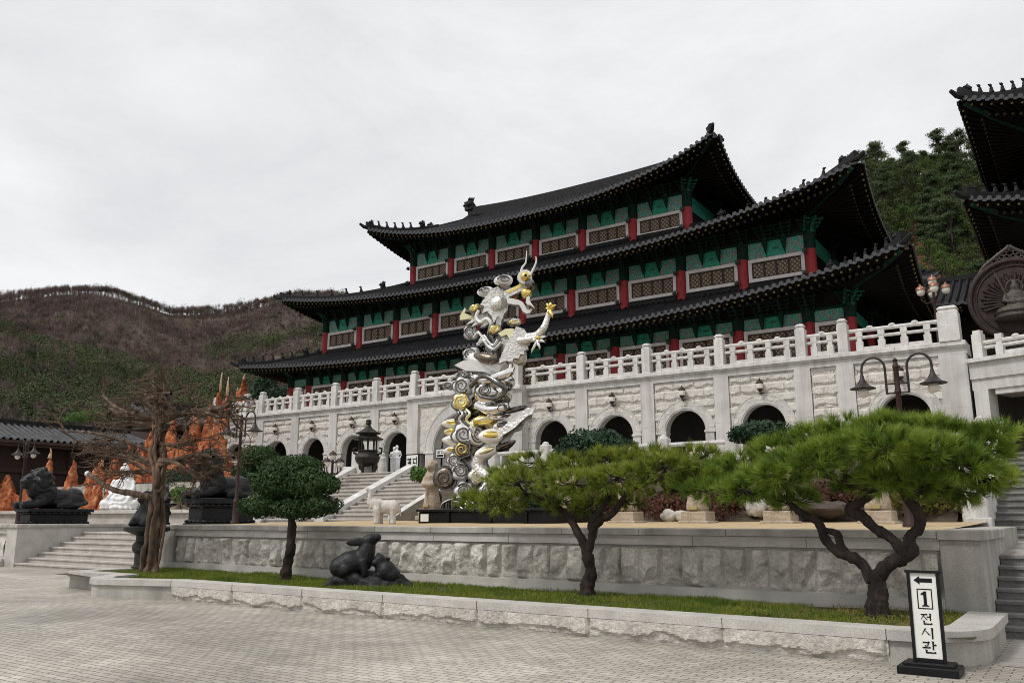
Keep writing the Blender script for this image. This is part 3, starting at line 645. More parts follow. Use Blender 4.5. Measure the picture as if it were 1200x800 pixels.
def place_mb(src, pos, rz, sc):
    b = MB(); Mx = Matrix.Translation(pos) @ Matrix.Rotation(rz, 4, 'Z') @ Matrix.Scale(sc, 4); b.add([tuple(Mx @ Vector(p)) for p in src.v], src.f); return b

def roof(par, xL, xR, yF, yB, ix0, ix1, iy0, iy1, z_in, ze, liftL, liftR, wall, z_sw, pitch=.36, name='roof', p=2.6, plan=.35, figs=5, singles=False):
    """tiled roof skirt: eave rectangle x xL..xR, y yF..yB, rising to the inner rectangle at z_in; wall = (x0,x1,y0,y1) that carries it"""
    W = (xR - xL)/2; xc = (xL+xR)/2; Dp = (yB-yF)/2; yc = (yF+yB)/2
    pc = lambda q, a: max(0, q)**a
    def lift(side, a):
        if side in 'FB':
            u = (a - xc)/W; return (liftR if u > 0 else liftL) * pc(abs(u), p)
        u = (a - yc)/Dp; l = liftR if side == 'R' else liftL; return l * pc(abs(u), 2.2)
    def outp(side, a):
        u = abs((a - xc)/W) if side in 'FB' else abs((a - yc)/Dp); return plan * pc(u, 4)
    D = {'F': iy0-yF, 'B': yB-iy1, 'L': ix0-xL, 'R': xR-ix1}
    rng_ = {'F': (xL,xR,ix0,ix1), 'B': (xL,xR,ix0,ix1), 'L': (yF,yB,iy0,iy1), 'R': (yF,yB,iy0,iy1)}
    def P(side, a, d, dz=0, n=0):
        t = d / D[side]; e = outp(side, a)*(1-t); z = (ze + lift(side, a))*(1-gpow(max(0,t))) + z_in*gpow(max(0,t)) + dz
        if t < 0: z = ze + lift(side, a) + dz
        if side == 'F': return Vector((a, yF - e + d, z))
        if side == 'B': return Vector((a, yB + e - d, z))
        if side == 'L': return Vector((xL - e + d, a, z))
        return Vector((xR + e - d, a, z))
    def dmax(side, a):
        a0, a1, i0, i1 = rng_[side]
        if a < i0: return D[side]*(a-a0)/(i0-a0)
        if a > i1: return D[side]*(a1-a)/(a1-i1)
        return D[side]
    rb = MB(); lone = []; ends = MB(); sofs = []; raf = MB(); ey = MB(); er = MB()
    prof = [(-.5,0),(-.30,.005),(-.25,.08),(-.12,.155),(0,.175),(.12,.155),(.25,.08),(.30,.005),(.5,0)]
    for side in 'FRLB':
        sof = MB(); sofs.append(sof)
        a0, a1, i0, i1 = rng_[side]; n = int((a1-a0)/ (pitch if side != 'B' else pitch*3)); w_ = (a1-a0)/n
        for k in range(n):
            ac = a0 + w_*(k+.5); dm = dmax(side, ac); ns = 7 if side in 'FR' else 4
            g = []
            for i in range(ns+1):
                g.append([P(side, ac + u*w_, min(dm, dmax(side, min(max(ac+u*w_,a0),a1)) if dm < D[side]*.25 else dm) * i/ns, h) for u, h in prof])
            rb.sheet(g if side in 'FL' else g)
            if side != 'B':      # round tile end and drip tile
                o = P(side, ac, -.03, .065); t = {'F': Vector((1,0,0)), 'R': Vector((0,1,0)), 'L': Vector((0,1,0))}[side]; out = {'F': Vector((0,-1,0)), 'R': Vector((1,0,0)), 'L': Vector((-1,0,0))}[side]
                c = [o + t*.095*math.cos(2*PI*q/8) + Vector((0,0,.095*math.sin(2*PI*q/8))) for q in range(8)]
                ends.prism([(.115*math.cos(2*PI*q/8), .115*math.sin(2*PI*q/8)) for q in range(8)], o, t, Vector((0,0,1)), -out*.08)
                o2 = P(side, ac+w_/2, -.02, .0); ends.prism([(-.14,.03),(-.11,-.07),(0,-.12),(.11,-.07),(.14,.03)], o2, t, Vector((0,0,1)), -out*.04)
        # soffit, eave board and rafters
        if side == 'B': continue
        wd_ = {'F': wall[2]-yF, 'L': wall[0]-xL, 'R': xR-wall[1]}[side]
        w0_, w1_ = (wall[0], wall[1]) if side == 'F' else (wall[2], wall[3])
        m = 60 if side == 'F' else 24; g = [[], [], [], []]
        for i in range(m+1):
            a = a0 + (a1-a0)*i/m; aw = min(max(a, w0_), w1_)
            e = P(side, a, .10, -.03); e2 = P(side, a, .10, -.17); e3 = P(side, a, .55, 0); e3.z = e2.z + .02
            wpt = {'F': Vector((aw, wall[2], z_sw)), 'L': Vector((wall[0], aw, z_sw)), 'R': Vector((wall[1], aw, z_sw))}[side]
            g[0].append(e); g[1].append(e2); g[2].append(e3); g[3].append(wpt)
        sof.sheet(g)
        sp = .40; nr = int((a1-a0-.8)/sp)
        for k in range(nr+1):
            a = a0 + .4 + (a1-a0-.8)*k/nr; aw = min(max(a, w0_), w1_)
            wpt = {'F': Vector((aw, wall[2], z_sw-.05)), 'L': Vector((wall[0], aw, z_sw-.05)), 'R': Vector((wall[1], aw, z_sw-.05))}[side]
            e = P(side, a, .16, -.24); q = e.lerp(wpt, .30) + Vector((0,0,-.02)); dd = (wpt-e).normalized()
            one = singles and side == 'F' and k > nr - 50
            A_ = (MB(), MB(), MB()) if one else (raf, ey, er)
            A_[0].tube([e, e.lerp(wpt,.45)], .055, 4, cap=True); A_[1].tube([e - dd*.012, e + dd*.02], .062, 8); nf1 = (len(A_[0].f), len(A_[1].f))
            q2 = e.lerp(wpt, .20) + Vector((0,0,-.17)); w2 = wpt + Vector((0,0,-.1)); d2 = (w2-q2).normalized()
            if one:
                lone.append((A_[0], A_[1], None)); A_ = (MB(), MB(), MB()); A_[0].tube([q2, w2], .075, 6); A_[2].tube([q2 - d2*.012, q2 + d2*.02], .082, 8); lone.append((A_[0], None, A_[2]))
            else: A_[0].tube([q2, w2], .075, 6); A_[2].tube([q2 - d2*.012, q2 + d2*.02], .082, 8)
    def multi(nm, mbs, mats, parent, **k):
        b = MB(); idx = []
        for i, q in enumerate(mbs):
            if q: b.add(q.v, q.f); idx += [i]*len(q.f)
        o = b.build(nm, mats, parent, **k); o.data.polygons.foreach_set('material_index', np.array(idx, dtype=np.int32)); return o
    r = multi(name, (rb, ends), [M['tile'], M['tile_end']], par, smooth=50)
    for sof in sofs[:3]: sof.build('soffit', M['soffit'], r)
    RM = [M['rafter'], M['rafter_end_y'], M['rafter_end_r']]
    tag(multi('rafters', (raf, ey, er), RM, r), kind='stuff')
    for q in lone: multi('rafter', q, RM, r)
    # hip ridges with their row of figures
    fm = figure_mesh()
    for (sx, sy, cx, cy, jx, jy) in ((-1,-1,xL,yF,ix0,iy0),(1,-1,xR,yF,ix1,iy0),(1,1,xR,yB,ix1,iy1),(-1,1,xL,yB,ix0,iy1)):
        side = 'F' if sy < 0 else 'B'; pts = []
        for i in range(13):
            t = i/12 * 1.0; a = cx + (jx-cx)*t; q = P(side, a, D[side]*t, .10); q.y = cy + sy*outp(side,a)*(1-t) + (jy-cy)*t if False else q.y
            pts.append(q)
        up = Vector((0,0,1)); out = Vector((cx-jx, cy-jy, 0)).normalized(); sd = Vector((-out.y, out.x, 0))
        pts[0] = pts[0] + out*.05 + up*.12
        g = [[], [], [], [], [], []]
        for i, q in enumerate(pts):
            k = .30 + .10*max(0, 1-i/3)
            for j, (s_, h_) in enumerate(((-.15,-.12),(-.14,k-.06),(-.06,k),(.06,k),(.14,k-.06),(.15,-.12))): g[j].append(q + sd*s_ + up*h_)
        b = MB(); b.sheet(g); b.add([g[j][0] for j in range(6)], [(0,1,2,3,4,5)]); hr = b.build('hip_ridge', M['ridge'], r)
        tip = pts[0]; b = MB(); b.tube([tip - out*.5 + up*-.12, tip + out*.18 + up*-.05, tip + out*.52 + up*.14], [.15,.14,.09], 7); b.build('corner_tile', M['ridge'], r)
        # corner beam below
        wx = wall[0] if sx < 0 else wall[1]; wy = wall[2] if sy < 0 else wall[3]; e = pts[0] + up*-.42 - out*.25
        b = MB(); b.tube([e, e.lerp(Vector((wx,wy,z_sw-.2)), .3) + up*-.10, Vector((wx,wy,z_sw-.2))], [.14,.19,.2], 4); b.build('corner_beam', M['teal_dark'], r)
        if sy > 0 and sx < 0: continue
        rz = math.atan2(out.y, out.x)
        place_mb(fm['d'], pts[0].lerp(pts[1], .75) + up*.26, rz, .58).build('ridge_finial', M['ridge'], r)
        if sy > 0: continue
        for k in range(figs):
            f = 1.9 + k*(6.6/figs); i = int(f); q = pts[i].lerp(pts[i+1], f-i) + up*.30
            place_mb(fm['f'], q, rz, 1.25).build('ridge_figure', M['ridge'], r)
        place_mb(fm['d'], pts[9].lerp(pts[10], .2) + up*.28, rz, .72).build('ridge_finial', M['ridge'], r)
    # ridge where the skirt meets the wall above
    b = MB(); b.box(ix0-.1, ix1+.1, iy0-.16, iy0+.1, z_in-.05, z_in+.26); b.box(ix1-.1, ix1+.16, iy0, iy1, z_in-.05, z_in+.26); b.box(ix0-.16, ix0+.1, iy0, iy1, z_in-.05, z_in+.26); b.build('wall_ridge', M['ridge'], r)
    return r

def bracket_mb(sc=1):
    b = MB()
    for i, (dy, h, w_) in enumerate(((.18,.22,.20),(.42,.22,.17),(.66,.22,.16),(.92,.24,.15))):
        z = .05 + i*.24; b.add([(-w_/2,0,z),(w_/2,0,z),(w_/2,-dy+.10,z),(-w_/2,-dy+.10,z),(-w_/2,0,z+h),(w_/2,0,z+h),(w_/2,-dy-.16,z+h),(-w_/2,-dy-.16,z+h)],
              [(0,3,2,1),(4,5,6,7),(0,1,5,4),(1,2,6,5),(2,3,7,6),(3,0,4,7)])
        b.box(-.42-.08*i, .42+.08*i, -.10-.2*i, .0-.2*i+.02, z+.10, z+.21)
        for s in (-1, 0, 1): b.box(s*(.36+.08*i)-.07, s*(.36+.08*i)+.07, -.15-.2*i, .02-.2*i, z+.212, z+.30)
    b.tube([(0,-.06,-1.05),(0,-.14,-.70),(0,-.22,-.3),(0,-.30,.22)], [.03,.10,.17,.19], 7)
    return b
BR = bracket_mb(); BR.v = [(p[0]*.85, p[1]*.72, p[2]*.72) for p in BR.v]

def window(par, x0, x1, z0, z1, Y, panes=4, fw=.20):
    b = MB()
    b.bbox(x0, x1, Y-.13, Y+.05, z0, z0+fw, .012); b.bbox(x0, x1, Y-.13, Y+.05, z1-fw, z1, .012)
    b.bbox(x0, x0+fw, Y-.128, Y+.05, z0+fw+.001, z1-fw-.001, .012); b.bbox(x1-fw, x1, Y-.128, Y+.05, z0+fw+.001, z1-fw-.001, .012)
    o = b.build('window', M['frame_white'], par)
    X0, X1, A0, A1 = x0+fw, x1-fw, z0+fw, z1-fw; n = panes; wd_ = (X1-X0)/n; b = MB(); c = MB()
    b.box(X0, X1, Y-.07, Y, A0, A0+.07); b.box(X0, X1, Y-.07, Y, A1-.07, A1)
    for i in range(n+1):
        x = X0 + wd_*i; a, e = max(X0, x-.06), min(X1, x+.06); b.box(a, e, Y-.068, Y, A0+.071, A1-.071)
    for i in range(n): c.box(X0+wd_*i+.06, X0+wd_*(i+1)-.06, Y-.035, Y-.005, A0+.071, A1-.071)
    b.build('window_sash', M['dark_wood'], o); c.build('lattice', M['lattice'], o)

def carved_head(b, p, s=1):
    p = Vector(p); b.sph(p, (.13*s,.20*s,.17*s), nu=8, nv=6); b.sph(p + Vector((0,-.17*s,-.04*s)), (.09*s,.12*s,.08*s), nu=7, nv=5)
    for k in (-1,1): b.tube([p + Vector((k*.08*s,0,.1*s)), p + Vector((k*.14*s,.05*s,.24*s))], [.04*s,.012*s], 5)
    b.tube([p + Vector((0,.05*s,.1*s)), p + Vector((0,.12*s,.26*s))], [.06*s,.02*s], 5)

def storey(par, cols, Y, yb, zc0, zw0, zw1, zp, ztop, detail=True):
    """one storey: columns at x in cols on the plane Y; windows zw0..zw1, painted panels up to zp, bracket sets above"""
    xa, xb = cols[0], cols[-1]
    MB().box(xa+.05, xb-.05, Y+.06, yb, zc0, ztop).build('wall', M['hall_wall'], par)
    for i, x in enumerate(cols):
        b = MB(); b.lathe([(.29,zc0),(.29,zw1+.05)], (x, Y-.02, 0), 16); c = b.build('column', M['red'], par)
        for hp_, hs_ in (((x-.22, Y-.42, zw1-.12), .8), ((x-.30, Y-.45, zw0-.02), .85)): h = MB(); carved_head(h, hp_, hs_); h.build('carved_head', M['carved'], c)
        t = MB(); t.lathe([(.30,zw1+.051),(.31,zp-.1),(.36,zp)], (x, Y-.02, 0), 12); t.build('column_capital', M['bracket'], c)
    for i in range(len(cols)-1):
        x0, x1 = cols[i]+.31, cols[i+1]-.31; wdt = x1-x0
        window(par, x0, x1, zw0, zw1, Y, 4 if wdt > 2 else 2)
        if wdt > 2:
            q = wdt/3
            for k in range(3):
                pp = MB().box(x0+q*k+.02, x0+q*(k+1)-.02, Y-.02, Y+.07, zw1+.04, zp).build('painted_panel', M['teal' if k == 1 else 'painted'], par)
                if k == 1: em = MB(); em.prism([(.19*math.cos(2*PI*j/12), .07*math.sin(2*PI*j/12)) for j in range(12)], (x0+q*1.5, Y-.021, (zw1+zp)/2+.02), (1,0,0), (0,0,1), (0,-.012,0)); em.build('emblem', M['emblem'], pp)
        else: MB().box(x0, x1, Y-.02, Y+.07, zw1+.04, zp).build('painted_panel', M['painted'], par)
    lint = MB(); lint.box(xa, xb, Y-.06, Y+.06, zp+.001, zp+.16); lint.build('tie_beam', M['teal_dark'], par)
    xs = list(cols)
    for i in range(len(cols)-1):
        if cols[i+1]-cols[i] > 2.5: q = (cols[i+1]-cols[i]-.62)/3; xs += [cols[i]+.31+q, cols[i+1]-.31-q]
    me = None
    for x in sorted(xs):
        if me is None:
            b = MB(); b.add(BR.v, BR.f); me = b.mesh('bracket'); me.materials.append(M['bracket'])
        o = bpy.data.objects.new('bracket', me); col.objects.link(o); o.parent = par; oo = ORG[par]; o.location = (x-oo[0], Y-oo[1]-.04, zp-oo[2]+.02); ORG[o] = (x, Y, zp)
    # side wall facing +x: columns and panels in the shade of the eave
    ys = np.linspace(Y, yb, max(3, int((yb-Y)/3.7)+1))
    for y in ys[1:]:
        MB().lathe([(.29,zc0),(.29,zw1+.05)], (xb, y, 0), 12).build('column', M['red'], par)
    MB().box(xb-.05, xb+.03, Y+.3, yb-.3, zw1+.04, zp).build('painted_panel', M['teal'], par)
    b = SIDE; BRT = CORNER
    for y in ys[1:]:
        v = [(xb - p[1]*1.0, y + p[0], p[2]+zp+.02) for p in BR.v]; b.add(v, [q[::-1] for q in BR.f])
    v = [(xb - p[1]*.75 + p[0]*.7, Y + p[1]*.75 + p[0]*.7, p[2]+zp+.02) for p in BR.v]; BRT.add(v, BR.f); v = [(xa + p[1]*.75 + p[0]*.7, Y + p[1]*.75 - p[0]*.7, p[2]+zp+.02) for p in BR.v]; BRT.add(v, BR.f)

SIDE = MB(); CORNER = MB()
hall = thing('temple_hall', (-30, 43.6, 8.1), 'great three-tiered temple hall with black tiled roofs, red columns and green painted panels', 'temple')
BW = 3.735
c2 = [-30 + BW*(i-5) for i in range(11)]; c1 = [c2[0]-2.05] + c2 + [c2[-1]+2.05]; c3 = [x - .25 for x in c2[2:9]]
YB = 64
storey(hall, c1, 43.6, YB, 8.1, 9.6, 11.42, 12.05, 13.1)
storey(hall, c2, 45.0, YB-1.5, 13.9, 14.46, 15.78, 16.72, 17.95)
storey(hall, c3, 47.0, YB-3.5, 18.9, 19.2, 20.44, 21.45, 22.75)
tag(SIDE.build('side_brackets', M['bracket'], hall), kind='stuff'); tag(CORNER.build('corner_brackets', M['bracket_bright'], hall), kind='stuff')
roof(hall, c1[0]-1.5, c1[-1]+3.35, 40.0, YB+3.5, c2[0], c2[-1], 45.0, YB-1.5, 14.12, 11.85, .85, 1.75, (c1[0], c1[-1], 43.6, YB), 13.15, singles=True)
roof(hall, c2[0]-1.6, c2[-1]+3.3, 42.0, YB+1.5, c3[0], c3[-1], 47.0, YB-3.5, 19.05, 16.62, 1.45, 2.2, (c2[0], c2[-1], 45.0, YB-1.5), 18.0)
# top roof: hip-and-gable
yr = 53.5; zr = 26.3
top = roof(hall, c3[0]-1.9, c3[-1]+3.0, 44.0, YB-.5, c3[0]+.5, c3[-1]-.5, 49.2, 58.2, 24.15, 21.28, 1.7, 2.05, (c3[0], c3[-1], 47.0, YB-3.5), 22.8)
gx0, gx1 = c3[0]+.6, c3[-1]-.6
b = MB(); prof = [(-.5,0),(-.30,.005),(-.25,.06),(0,.13),(.25,.06),(.30,.005),(.5,0)]; n = int((gx1-gx0)/.36); w_ = (gx1-gx0)/n
for sgn, y0 in ((1,49.1),(-1,58.3)):
    for k in range(n):
        xc = gx0 + w_*(k+.5); b.sheet([[Vector((xc+u*w_, y0 + (yr-y0)*t, 24.1 + (zr-24.1)*t**1.1 + h)) for u, h in prof] for t in (0,.33,.66,1)])
b.build('upper_roof', M['tile'], top, smooth=50)
b = MB(); b.sheet([[Vector((x, yr+s_, zr + h_ + .45*abs((x+30)/11)**2.5)) for x in np.linspace(gx0-.3, gx1+.3, 25)] for s_, h_ in ((-.2,-.2),(-.2,.5),(-.1,.58),(.1,.58),(.2,.5),(.2,-.2))])
for gx in (gx0, gx1): b.tube([(gx, 49.0, 24.05),(gx,51,24.75),(gx, yr, zr+.25)], [.2,.22,.24], 6)
b.build('main_ridge', M['ridge'], top)
for gx in (gx0, gx1): MB().prism([(49.1,23.6),(58.3,23.6),(yr,zr)], (gx,0,0), (0,1,0), (0,0,1), (.05,0,0)).build('gable', M['hall_wall'], top)
fm = figure_mesh()
for gx, rz in ((gx0-.2, PI), (gx1+.2, 0)):
    place_mb(fm['d'], Vector((gx, yr, zr+.75)), rz, 1.5).build('ridge_finial', M['ridge'], top); place_mb(fm['d'], Vector((gx-.4, 48.9, 23.95)), -PI/2, 1.0).build('ridge_finial', M['ridge'], top)

# ------------------------------------------------------------------ second hall at the right edge, small gate roof between
hr = thing('temple_hall', (10, 44, 8.1), 'tall dark temple hall with upturned black roofs cut off by the right edge', 'temple')
X0r = 0.2
MB().box(X0r, 30, 46.0, 62, 8.1, 22.5).build('wall', M['hall_wall'], hr)
for x in (X0r, 4.2, 8.2, 12.2): MB().lathe([(.32,8.1),(.32,18.5)], (x, 45.9, 0), 14).build('column', M['red'], hr)
for z in (12.2, 18.3):
    for i in range(7):
        MB().add([(X0r + i*1.35 + p[0], 45.9 + p[1], p[2]+z) for p in BR.v], BR.f).build('bracket', M['bracket'], hr)
    for i in range(6):
        MB().add([(X0r + p[1], 46.2 + i*1.5 - p[0], p[2]+z) for p in BR.v], BR.f).build('bracket', M['bracket'], hr)
MB().box(X0r-.03, 14, 45.9, 46.05, 11.3, 12.2).build('painted_panel', M['teal_dark'], hr)
roof(hr, -3.45, 36, 42.3, 66, 1.0, 30, 46.6, 61, 17.2, 14.5, 1.5, 1.5, (X0r, 30, 46, 62), 15.2, plan=.2, figs=6)
roof(hr, -3.2, 36, 42.3, 66, 1.6, 30, 48.0, 60, 23.6, 19.0, 1.95, 1.5, (X0r, 30, 46, 62), 19.7, plan=.2, figs=6)
gt = thing('gate_pavilion', (-6, 52, 8.1), 'low tiled gate pavilion between the two halls behind the copper lamp', 'pavilion')
MB().box(-9.5, 3, 51, 56, 8.1, 12.4).build('wall', M['hall_wall'], gt)
roof(gt, -9.3, 6, 48.6, 58, -7, 3, 53, 54, 15.0, 12.6, .5, .5, (-8.4, 5, 50.6, 56), 12.9, plan=.1, figs=3)

# ------------------------------------------------------------------ long tiled building on the left, running away from the plaza
lb = thing('tiled_building', (-58, 27, 1.3), 'long low dark wooden building with a grey tiled roof behind the orange rocks', 'building')
MB().box(-66, -57.6, 9, 38, 1.3, 6.5).build('wall', M['dark_wood'], lb)
for z0_, z1_ in ((4.5,4.8),(3.2,3.4)): MB().box(-57.7, -57.4, 9, 38, z0_, z1_).build('timber_beam', M['dark_wood'], lb)
for y in np.arange(10.2, 38, 2.9): MB().box(-57.75, -57.35, y-.16, y+.16, 1.3, 6.2).build('timber_post', M['dark_wood'], lb)
b = MB(); prof = [(-.5,0),(-.28,.01),(-.22,.09),(0,.15),(.22,.09),(.28,.01),(.5,0)]; w_ = .42
y = 8.0
while y < 35.5:
    zo = lambda t: 6.42 + 1.3*t**1.1 + (.5*max(0,(y-29)/7)**2)*(1-t)
    b.sheet([[Vector((-55.6 - 3.6*t, y+u*w_, zo(t)+h)) for u, h in prof] for t in (0,.25,.5,.75,1)]); b.sheet([[Vector((-62.8 + 3.6*t, y+u*w_, zo(t)+h)) for u, h in prof] for t in (0,1)]); y += w_
b.build('roof', M['tile_grey'], lb, smooth=50)
MB().box(-59.4, -59.0, 8, 35.6, 7.6, 8.02).build('ridge', M['ridge'], lb); MB().box(-55.75, -55.6, 8, 35.6, 6.22, 6.41).build('eave_board', M['dark_wood'], lb); MB().box(-57.4, -55.76, 8, 35.6, 6.05, 6.2).build('soffit', M['dark_wood'], lb)
place_mb(figure_mesh()['d'], Vector((-59.2, 35.4, 8.0)), PI/2, 1.2).build('ridge_finial', M['ridge'], lb)
lb2 = thing('tiled_building', (-58, 42, 1.3), 'second tiled roof end with a raised ridge behind the twisted bare tree', 'building')
MB().box(-66, -57.6, 38, 50, 1.3, 8.6).build('wall', M['dark_wood'], lb2)
b = MB(); y = 36.0
while y < 52:
    b.sheet([[Vector((-55.8 - 4*t, y+u*w_, 8.3 + 1.7*t**1.1 + h)) for u, h in prof] for t in (0,.5,1)]); y += w_
b.build('roof', M['tile_end'], lb2, smooth=50); MB().box(-60, -59.6, 36, 52, 9.95, 10.5).build('ridge', M['ridge'], lb2)
# ------------------------------------------------------------------ dragon sculpture
VN = Vector((math.sin(AZ), -math.cos(AZ), 0))       # horizontal direction towards the viewer's side
VR = Vector((math.cos(AZ), math.sin(AZ), 0)); UP = Vector((0,0,1)); DK = .0232
def D(px, py, fw=0): return at(px, py, 18.4) + VN*fw
drg = thing('dragon_sculpture', D(575, 606), 'tall polished steel and gold dragon rising from clouds, golden ball at its jaws', 'sculpture')
def axes(yaw=0, tilt=0, roll=0):
    n = VN*math.cos(yaw) + VR*math.sin(yaw); n = (n*math.cos(tilt) + UP*math.sin(tilt)).normalized(); u = UP.cross(n).normalized(); v = n.cross(u)
    u2 = u*math.cos(roll) + v*math.sin(roll); return u2, n.cross(u2), n
def lobed(r, lobes=5, depth=.2, n=40, ph=0, sq=1): return [(r*(1 + depth*abs(math.sin(lobes*a/2 + ph)) - depth)*math.cos(a), r*sq*(1 + depth*abs(math.sin(lobes*a/2 + ph)) - depth)*math.sin(a)) for a in [2*PI*i/n for i in range(n)]]
def spiral(o, u, v, n, r0, r1, turns, rad, ph=0, sq=1, m=30, lift=.04):
    b = MB(); pts = []; rr = []
    for i in range(m+1):
        t = i/m; a = ph + 2*PI*turns*t; r = r0 + (r1-r0)*t**.8; pts.append(o + u*r*math.cos(a) + v*r*sq*math.sin(a) + n*(lift*(1-t))); rr.append(rad*(.55 + .6*t))
    b.tube(pts, rr, 6); return b
def scroll(px, py, r, mface='steel', medge='steel_edge', mspi='steel_edge', fw=.3, yaw=0, tilt=.1, roll=0, lobes=5, sq=1.0, turns=1.9, depth=.22, ph=0):
    r *= DK; o = D(px, py, fw); u, v, n = axes(yaw, tilt, roll)
    e = MB(); e.prism(lobed(r*1.0, lobes, depth, 44, ph, sq), o - n*.13, u, v, n*.13); ob = e.build('cloud_scroll', M[medge], drg)
    f = MB(); g = []
    P0 = lobed(r*.86, lobes, depth, 44, ph, sq)
    for k, h in ((1,.004),(.94,.05),(.75,.085),(.45,.09),(.05,.075)): g.append([o + u*p[0]*k + v*p[1]*k + n*h for p in P0 + P0[:1]])
    f.sheet(g[::-1]); f.build('face', M[mface], ob, smooth=True)
    spiral(o + n*.10, u, v, n, r*.10, r*.66, turns, r*.075, ph, sq).build('spiral', M[mspi], ob, smooth=True)
def petal(px, py, rx, ry, m, inner=None, roll=0, fw=.25, yaw=0, tilt=.25):
    o = D(px, py, fw); u, v, n = axes(yaw, tilt, roll); Mx = Matrix((u, v, n)).transposed(); b = MB(); b.sph((0,0,0), (rx*DK, ry*DK, .16), nu=24, nv=10)
    b.v = [(p[0], p[1]*(1 - .45*max(0, -p[0]/(rx*DK))**1.5), p[2]) for p in b.v]
    b.v = [tuple(o + Mx @ Vector(p)) for p in b.v]; ob = b.build('petal', M[m], drg, smooth=True)
    if inner:
        b = MB(); b.sph((rx*DK*.12,0,.075), (rx*DK*.66, ry*DK*.55, .12), nu=20, nv=8); b.v = [tuple(o + Mx @ Vector(p)) for p in b.v]; b.build('petal_core', M[inner], ob, smooth=True)
def ptube(pts, r, m, name, n=10, fw=0, parent=None, flat=1):
    b = MB(); P = []
    # smooth polyline (Catmull-Rom)
    Q = [D(p[0], p[1], fw + (p[2] if len(p) > 2 else 0)) for p in pts]; rr = []
    rs = r if hasattr(r, '__len__') else [r]*len(pts)
    for i in range(len(Q)-1):
        a, c, d, e = Q[max(i-1,0)], Q[i], Q[i+1], Q[min(i+2, len(Q)-1)]
        for k in range(6):
            t = k/6; P.append(.5*((2*c) + (d-a)*t + (2*a-5*c+4*d-e)*t*t + (-a+3*c-3*d+e)*t**3)); rr.append(DK*(rs[i] + (rs[i+1]-rs[i])*t))
    P.append(Q[-1]); rr.append(DK*rs[-1]); b.tube(P, rr, n, flat=flat)
    return b.build(name, M[m], parent or drg, smooth=60)
# core: the body coils up the inside
ptube([(556,604),(548,585),(562,560),(552,535),(562,508),(552,490),(570,470),(585,452),(566,432),(580,420)], [17,15,15,16,17,15,17,17,15,13], 'steel_edge', 'body', 14)
ptube([(560,600,.2),(578,570,.35),(560,545,.45),(580,520,.3),(575,500,.2)], [8,9,8,8,6], 'steel_scale', 'body_coil', 12)
# bell-shaped cloud mass
b = MB(); b.sph(D(578,462,.15), (23*DK,.55,21*DK), M=Matrix((VR, VN, UP)).transposed(), nu=28, nv=16); b.build('cloud_mass', M['steel'], drg, smooth=True)
b = MB(); b.sph(D(580,449,.1), (24*DK,.58,13*DK), M=Matrix((VR, VN, UP)).transposed(), nu=28, nv=12); b.build('cloud_mass', M['steel'], drg, smooth=True)
ptube([(556,446,.7),(570,451,.82),(586,447,.85),(598,440,.7),(598,430,.5)], [4,5,6,5,3], 'steel', 'cloud_band', 10)
ptube([(553,457,.7),(568,447,.9),(584,455,.95),(592,462,.85),(583,472,.85),(566,470,.85)], [3,3.4,3.6,3.4,3,2], 'steel_edge', 'cloud_band', 8)
scroll(569,462,12,'white_steel','steel_edge','steel_edge',.72,-.1,-.05, sq=.8, turns=2.2)
scroll(588,480,11,'steel','steel_edge','brown_bronze',.55,.3,-.2,.3, sq=.55)
ptube([(560,478,.6),(575,484,.66),(592,480,.6)], [5,6,4], 'steel', 'cloud_band', 8)
# left column of scrolls
scroll(527,453,9,'white_steel','steel_edge','steel_edge',.25,-.3,0,.15, lobes=3, sq=.62)
scroll(543,442,10,'white_steel','steel_edge','steel_edge',.3,-.25,.1,.3, lobes=4, sq=.7)
scroll(543,456,13,'white_steel','steel_edge','steel_edge',.55,-.15,.05,0, sq=1.05)
scroll(542,474,13,'pale_gold','steel_edge','gold',.62,-.1,.05,.5, turns=2.1)
scroll(545,512,16,'white_steel','steel_edge','steel_edge',.62,-.05,.05,.2, turns=2.1)
scroll(543,529,11,'brown_bronze','steel_edge','gold',.70,0,0,0, turns=1.7)
scroll(559,512,11,'white_steel','steel_edge','steel_edge',.45,.2,.05,.4, sq=1.3, lobes=3, depth=.12)
for k, m in ((0,'steel_edge'),(4,'steel'),(8,'steel_edge'),(12,'pale_gold')):
    ptube([(535+k,482,.6),(540+k,488,.66),(536+k,495,.66),(543+k,502,.6)], [1.6,2.0,2.0,1.6], m, 'cloud_ribbon', 8)
# lotus petals
petal(531,497,15,6,'white_steel','gold',0,.15,-.4); petal(531,507,12,5,'pale_gold','gold',0,.2,-.4); petal(533,517,16,7,'white_steel','steel_scale',-.05,.3,-.35); petal(532,529,14,6,'white_steel','gold',.1,.3,-.4)
petal(571,494,17,7,'gold','pale_gold',PI+.15,.45,.3); petal(578,513,17,9,'white_steel','gold',PI+.05,.5,.25); petal(573,530,17,7,'white_steel','pale_gold',PI+.35,.5,.2); petal(590,500,14,7,'steel','steel_edge',PI+.2,.2,.4); petal(592,522,15,6,'steel_edge','brown_bronze',PI+.4,.1,.4)
petal(556,503,12,5,'steel','pale_gold',PI/2,.55,.0); petal(585,488,15,6,'steel','steel_edge',PI+.1,.3,.4)
